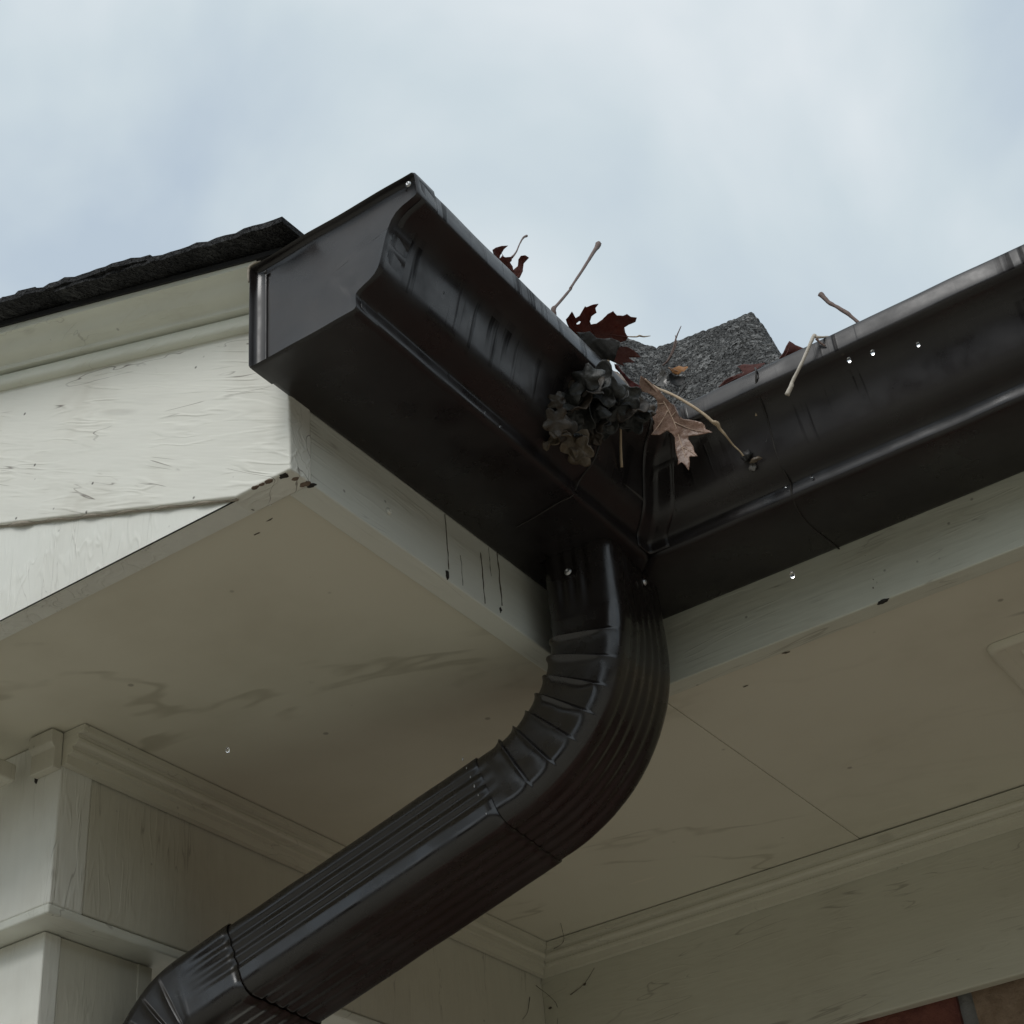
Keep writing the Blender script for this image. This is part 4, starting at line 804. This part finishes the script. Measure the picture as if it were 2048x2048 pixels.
tag(twig_of('sprig', m_dark, seg=6), 'short thin dark twig crossing just above the tan oak leaf', 'twig')
tag(twig_of('needle', m_bark, seg=6), 'thin brown stem lying across the middle of the tan oak leaf', 'stem')
tag(twig_of('runner', m_dark, seg=6), 'fine dark root hanging down the gutter corner below the tan oak leaf', 'root')
# clump of curled leaflets
clump = thing('curled_leaf_clump', 'clump of curled charcoal grey leaflets with tan lower ones hanging at the corner', 'leaf clump')
def leaflet(c, r, mat, seed):
    rnd = random.Random(seed); N, K = 8, 30; vs, fs = [], []
    ax = (V((0.35, -0.80, -0.25)) + V((rnd.uniform(-.6, .6), rnd.uniform(-.25, .25), rnd.uniform(-.6, .6)))).normalized()
    a = ax.orthogonal().normalized(); a = (Matrix.Rotation(rnd.uniform(0, 6.28), 3, ax) @ a); b = ax.cross(a)
    cup = rnd.choice((-1, 1)) * rnd.uniform(0.15, 0.5); lob = rnd.choice((3, 3, 4, 5)); ph = rnd.uniform(0, 6.28); asp = rnd.uniform(0.75, 1.1)
    vs.append(V(c))
    for i in range(1, N + 1):
        q = i / N
        for k in range(K):
            an = 2 * math.pi * k / K
            rr = r * q * (1 + 0.22 * math.cos(lob * an + ph) * q + 0.15 * noise.noise(V((math.cos(an) * 1.5, math.sin(an) * 1.5, seed))))
            h = r * (cup * q * q * 0.75 + 0.22 * q * q * math.sin(lob * an + ph * 2 + 1.3) + 0.08 * q ** 3 * math.sin(7 * an + seed) - 0.10 * abs(math.sin(an)) * q)
            h += -0.0006 * q * abs(math.sin(lob * an + ph)) ** 0.5 + 0.0009 * noise.noise(V((rr * 400 * math.cos(an), rr * 400 * math.sin(an), seed)))
            rr *= (1 - 0.22 * q * q * abs(cup))
            vs.append(V(c) + a * math.cos(an) * rr * asp + b * math.sin(an) * rr + ax * h)
    for k in range(K): fs.append((0, 1 + k, 1 + (k + 1) % K))
    for i in range(N - 1):
        for k in range(K): fs.append((1 + i * K + k, 1 + (i + 1) * K + k, 1 + (i + 1) * K + (k + 1) % K, 1 + i * K + (k + 1) % K))
    o = obj('leaflet', vs, fs, mat, clump, True)
    so = o.modifiers.new('thick', 'SOLIDIFY'); so.thickness = 0.0006; so.offset = 0
for i, (x, y, z, r, c) in enumerate(CLUMP):
    leaflet((x, y, z), r * 0.00088, m_clump[1 if c == 0 and i % 6 == 2 else c], i * 7 + 3)
twig_of('tanstem', m_straw, 'stalk', clump)

# bits of crumb stuck to the right gutter front
tag(blob('leaf_crumb', (0.2210, -0.1275, 0.0655), 0.0030, m_straw, None, (1.3, 0.6, 0.8), 2, 0.8), 'tiny tan crumb stuck below the right gutter lip', 'crumb')
cm = thing('leaf_crumb', 'small black rotted scrap stuck on the right gutter face beside the long twig', 'crumb')
blob('scrap', (0.2045, -0.1205, 0.036), 0.0050, m_blk, cm, (0.9, 0.5, 0.9), 5, 0.6); blob('shred', (0.2105, -0.1195, 0.029), 0.0036, m_clump[2], cm, (1.4, 0.5, 0.6), 9, 0.7)

# sodden litter heaped inside the gutter
vs, fs = [], []
rl = random.Random(3)
for i in range(2600):
    if rl.random() < 0.72:
        x, y = rl.uniform(0.012, 0.136), -rl.uniform(0.012, 0.36)
    else:
        x, y = rl.uniform(0.1, 0.42), -rl.uniform(0.012, 0.134)
    hill = 0.052 + 0.070 * math.exp(-(((x - 0.075) / 0.06) ** 2 + ((y + 0.135) / 0.075) ** 2))
    z = rl.uniform(0.010, hill)
    c = V((x, y, z)); ax = V((rl.gauss(0, 1), rl.gauss(0, 1), rl.gauss(0, 1) + 0.6)).normalized(); a = ax.orthogonal().normalized(); b = ax.cross(a)
    r = rl.uniform(0.004, 0.011); k = len(vs)
    for (s, t_, h) in ((-1, 0, 0), (-0.2, 0.55, 0.25), (0.6, 0.42, 0.3), (1, 0, 0.1), (0.5, -0.5, 0.35), (-0.3, -0.45, 0.2), (0.1, 0, -0.05)):
        q = c + a * s * r + b * t_ * r + ax * h * r
        q.z = max(q.z, 0.002); q.x = max(q.x, 0.002); q.y = min(q.y, -0.002)
        lim = 0.084 if q.z < 0.028 else 0.108 if q.z < 0.066 else 0.130
        if q.x > lim and q.y < -lim:
            if i % 2: q.x = lim - rl.uniform(0, 0.01)
            else: q.y = -lim + rl.uniform(0, 0.01)
        vs.append(q)
    for f in ((0, 1, 6), (1, 2, 6), (2, 3, 6), (3, 4, 6), (4, 5, 6), (5, 0, 6)): fs.append(tuple(k + j for j in f))
o = obj('leaf_litter', vs, fs, m_litter, None, True, kind='stuff')
tag(o, 'black sodden leaf litter heaped inside the gutter corner', 'leaf litter')

# rain
wheres = ['raindrop falling before the right gutter lip, middle of three', 'raindrop falling before the right gutter, rightmost of three', 'raindrop falling before the right gutter lip, leftmost of three',
          'raindrop falling before the pale fascia under the right gutter', 'raindrop falling before the porch soffit left of the downspout']
for i, (x, y, z, s) in enumerate(DROPS):
    o = blob('raindrop', (x, y, z), s * 0.00042, m_water, None, (1, 1, 1.6), i, 0.0, 12)
    tag(o, wheres[i], 'raindrop', 'falling raindrops')
ORD = 'first second third fourth fifth sixth seventh eighth ninth'.split()
rw = random.Random(11); BEADS = []
for i in (0, 1, 3, 4, 7, 9, 10, 12, 13):
    a = rw.uniform(0.2, 0.44) if i < 9 else -rw.uniform(0.2, 0.42)
    if i < 9: c = (a, -0.0945 - rw.uniform(0, 0.002), rw.uniform(0.001, 0.014)) if i % 2 else (a, -0.1185, 0.043)
    else: c = (0.1188, a, 0.044 + rw.uniform(-0.008, 0.004)) if i % 2 else (0.0942, a, rw.uniform(0.002, 0.012))
    o = blob('water_bead', c, rw.uniform(0.0008, 0.0013), m_water, None, (1, 1, 1.3), i, 0.1, 8)
    BEADS.append((i, o))
for side, sel in (('right', [o for i, o in BEADS if i < 9]), ('left', [o for i, o in BEADS if i >= 9])):
    def cx(o): return sum(v.co.x - v.co.y for v in o.data.vertices) if side == 'right' else sum(v.co.y for v in o.data.vertices)
    sel.sort(key=cx)
    for k, o in enumerate(sel):
        tag(o, 'clear water bead on the %s gutter front, %s counted from the %s' % (side, ORD[k], 'mitred corner' if side == 'right' else 'end cap'), 'water bead', 'water beads on the gutter')
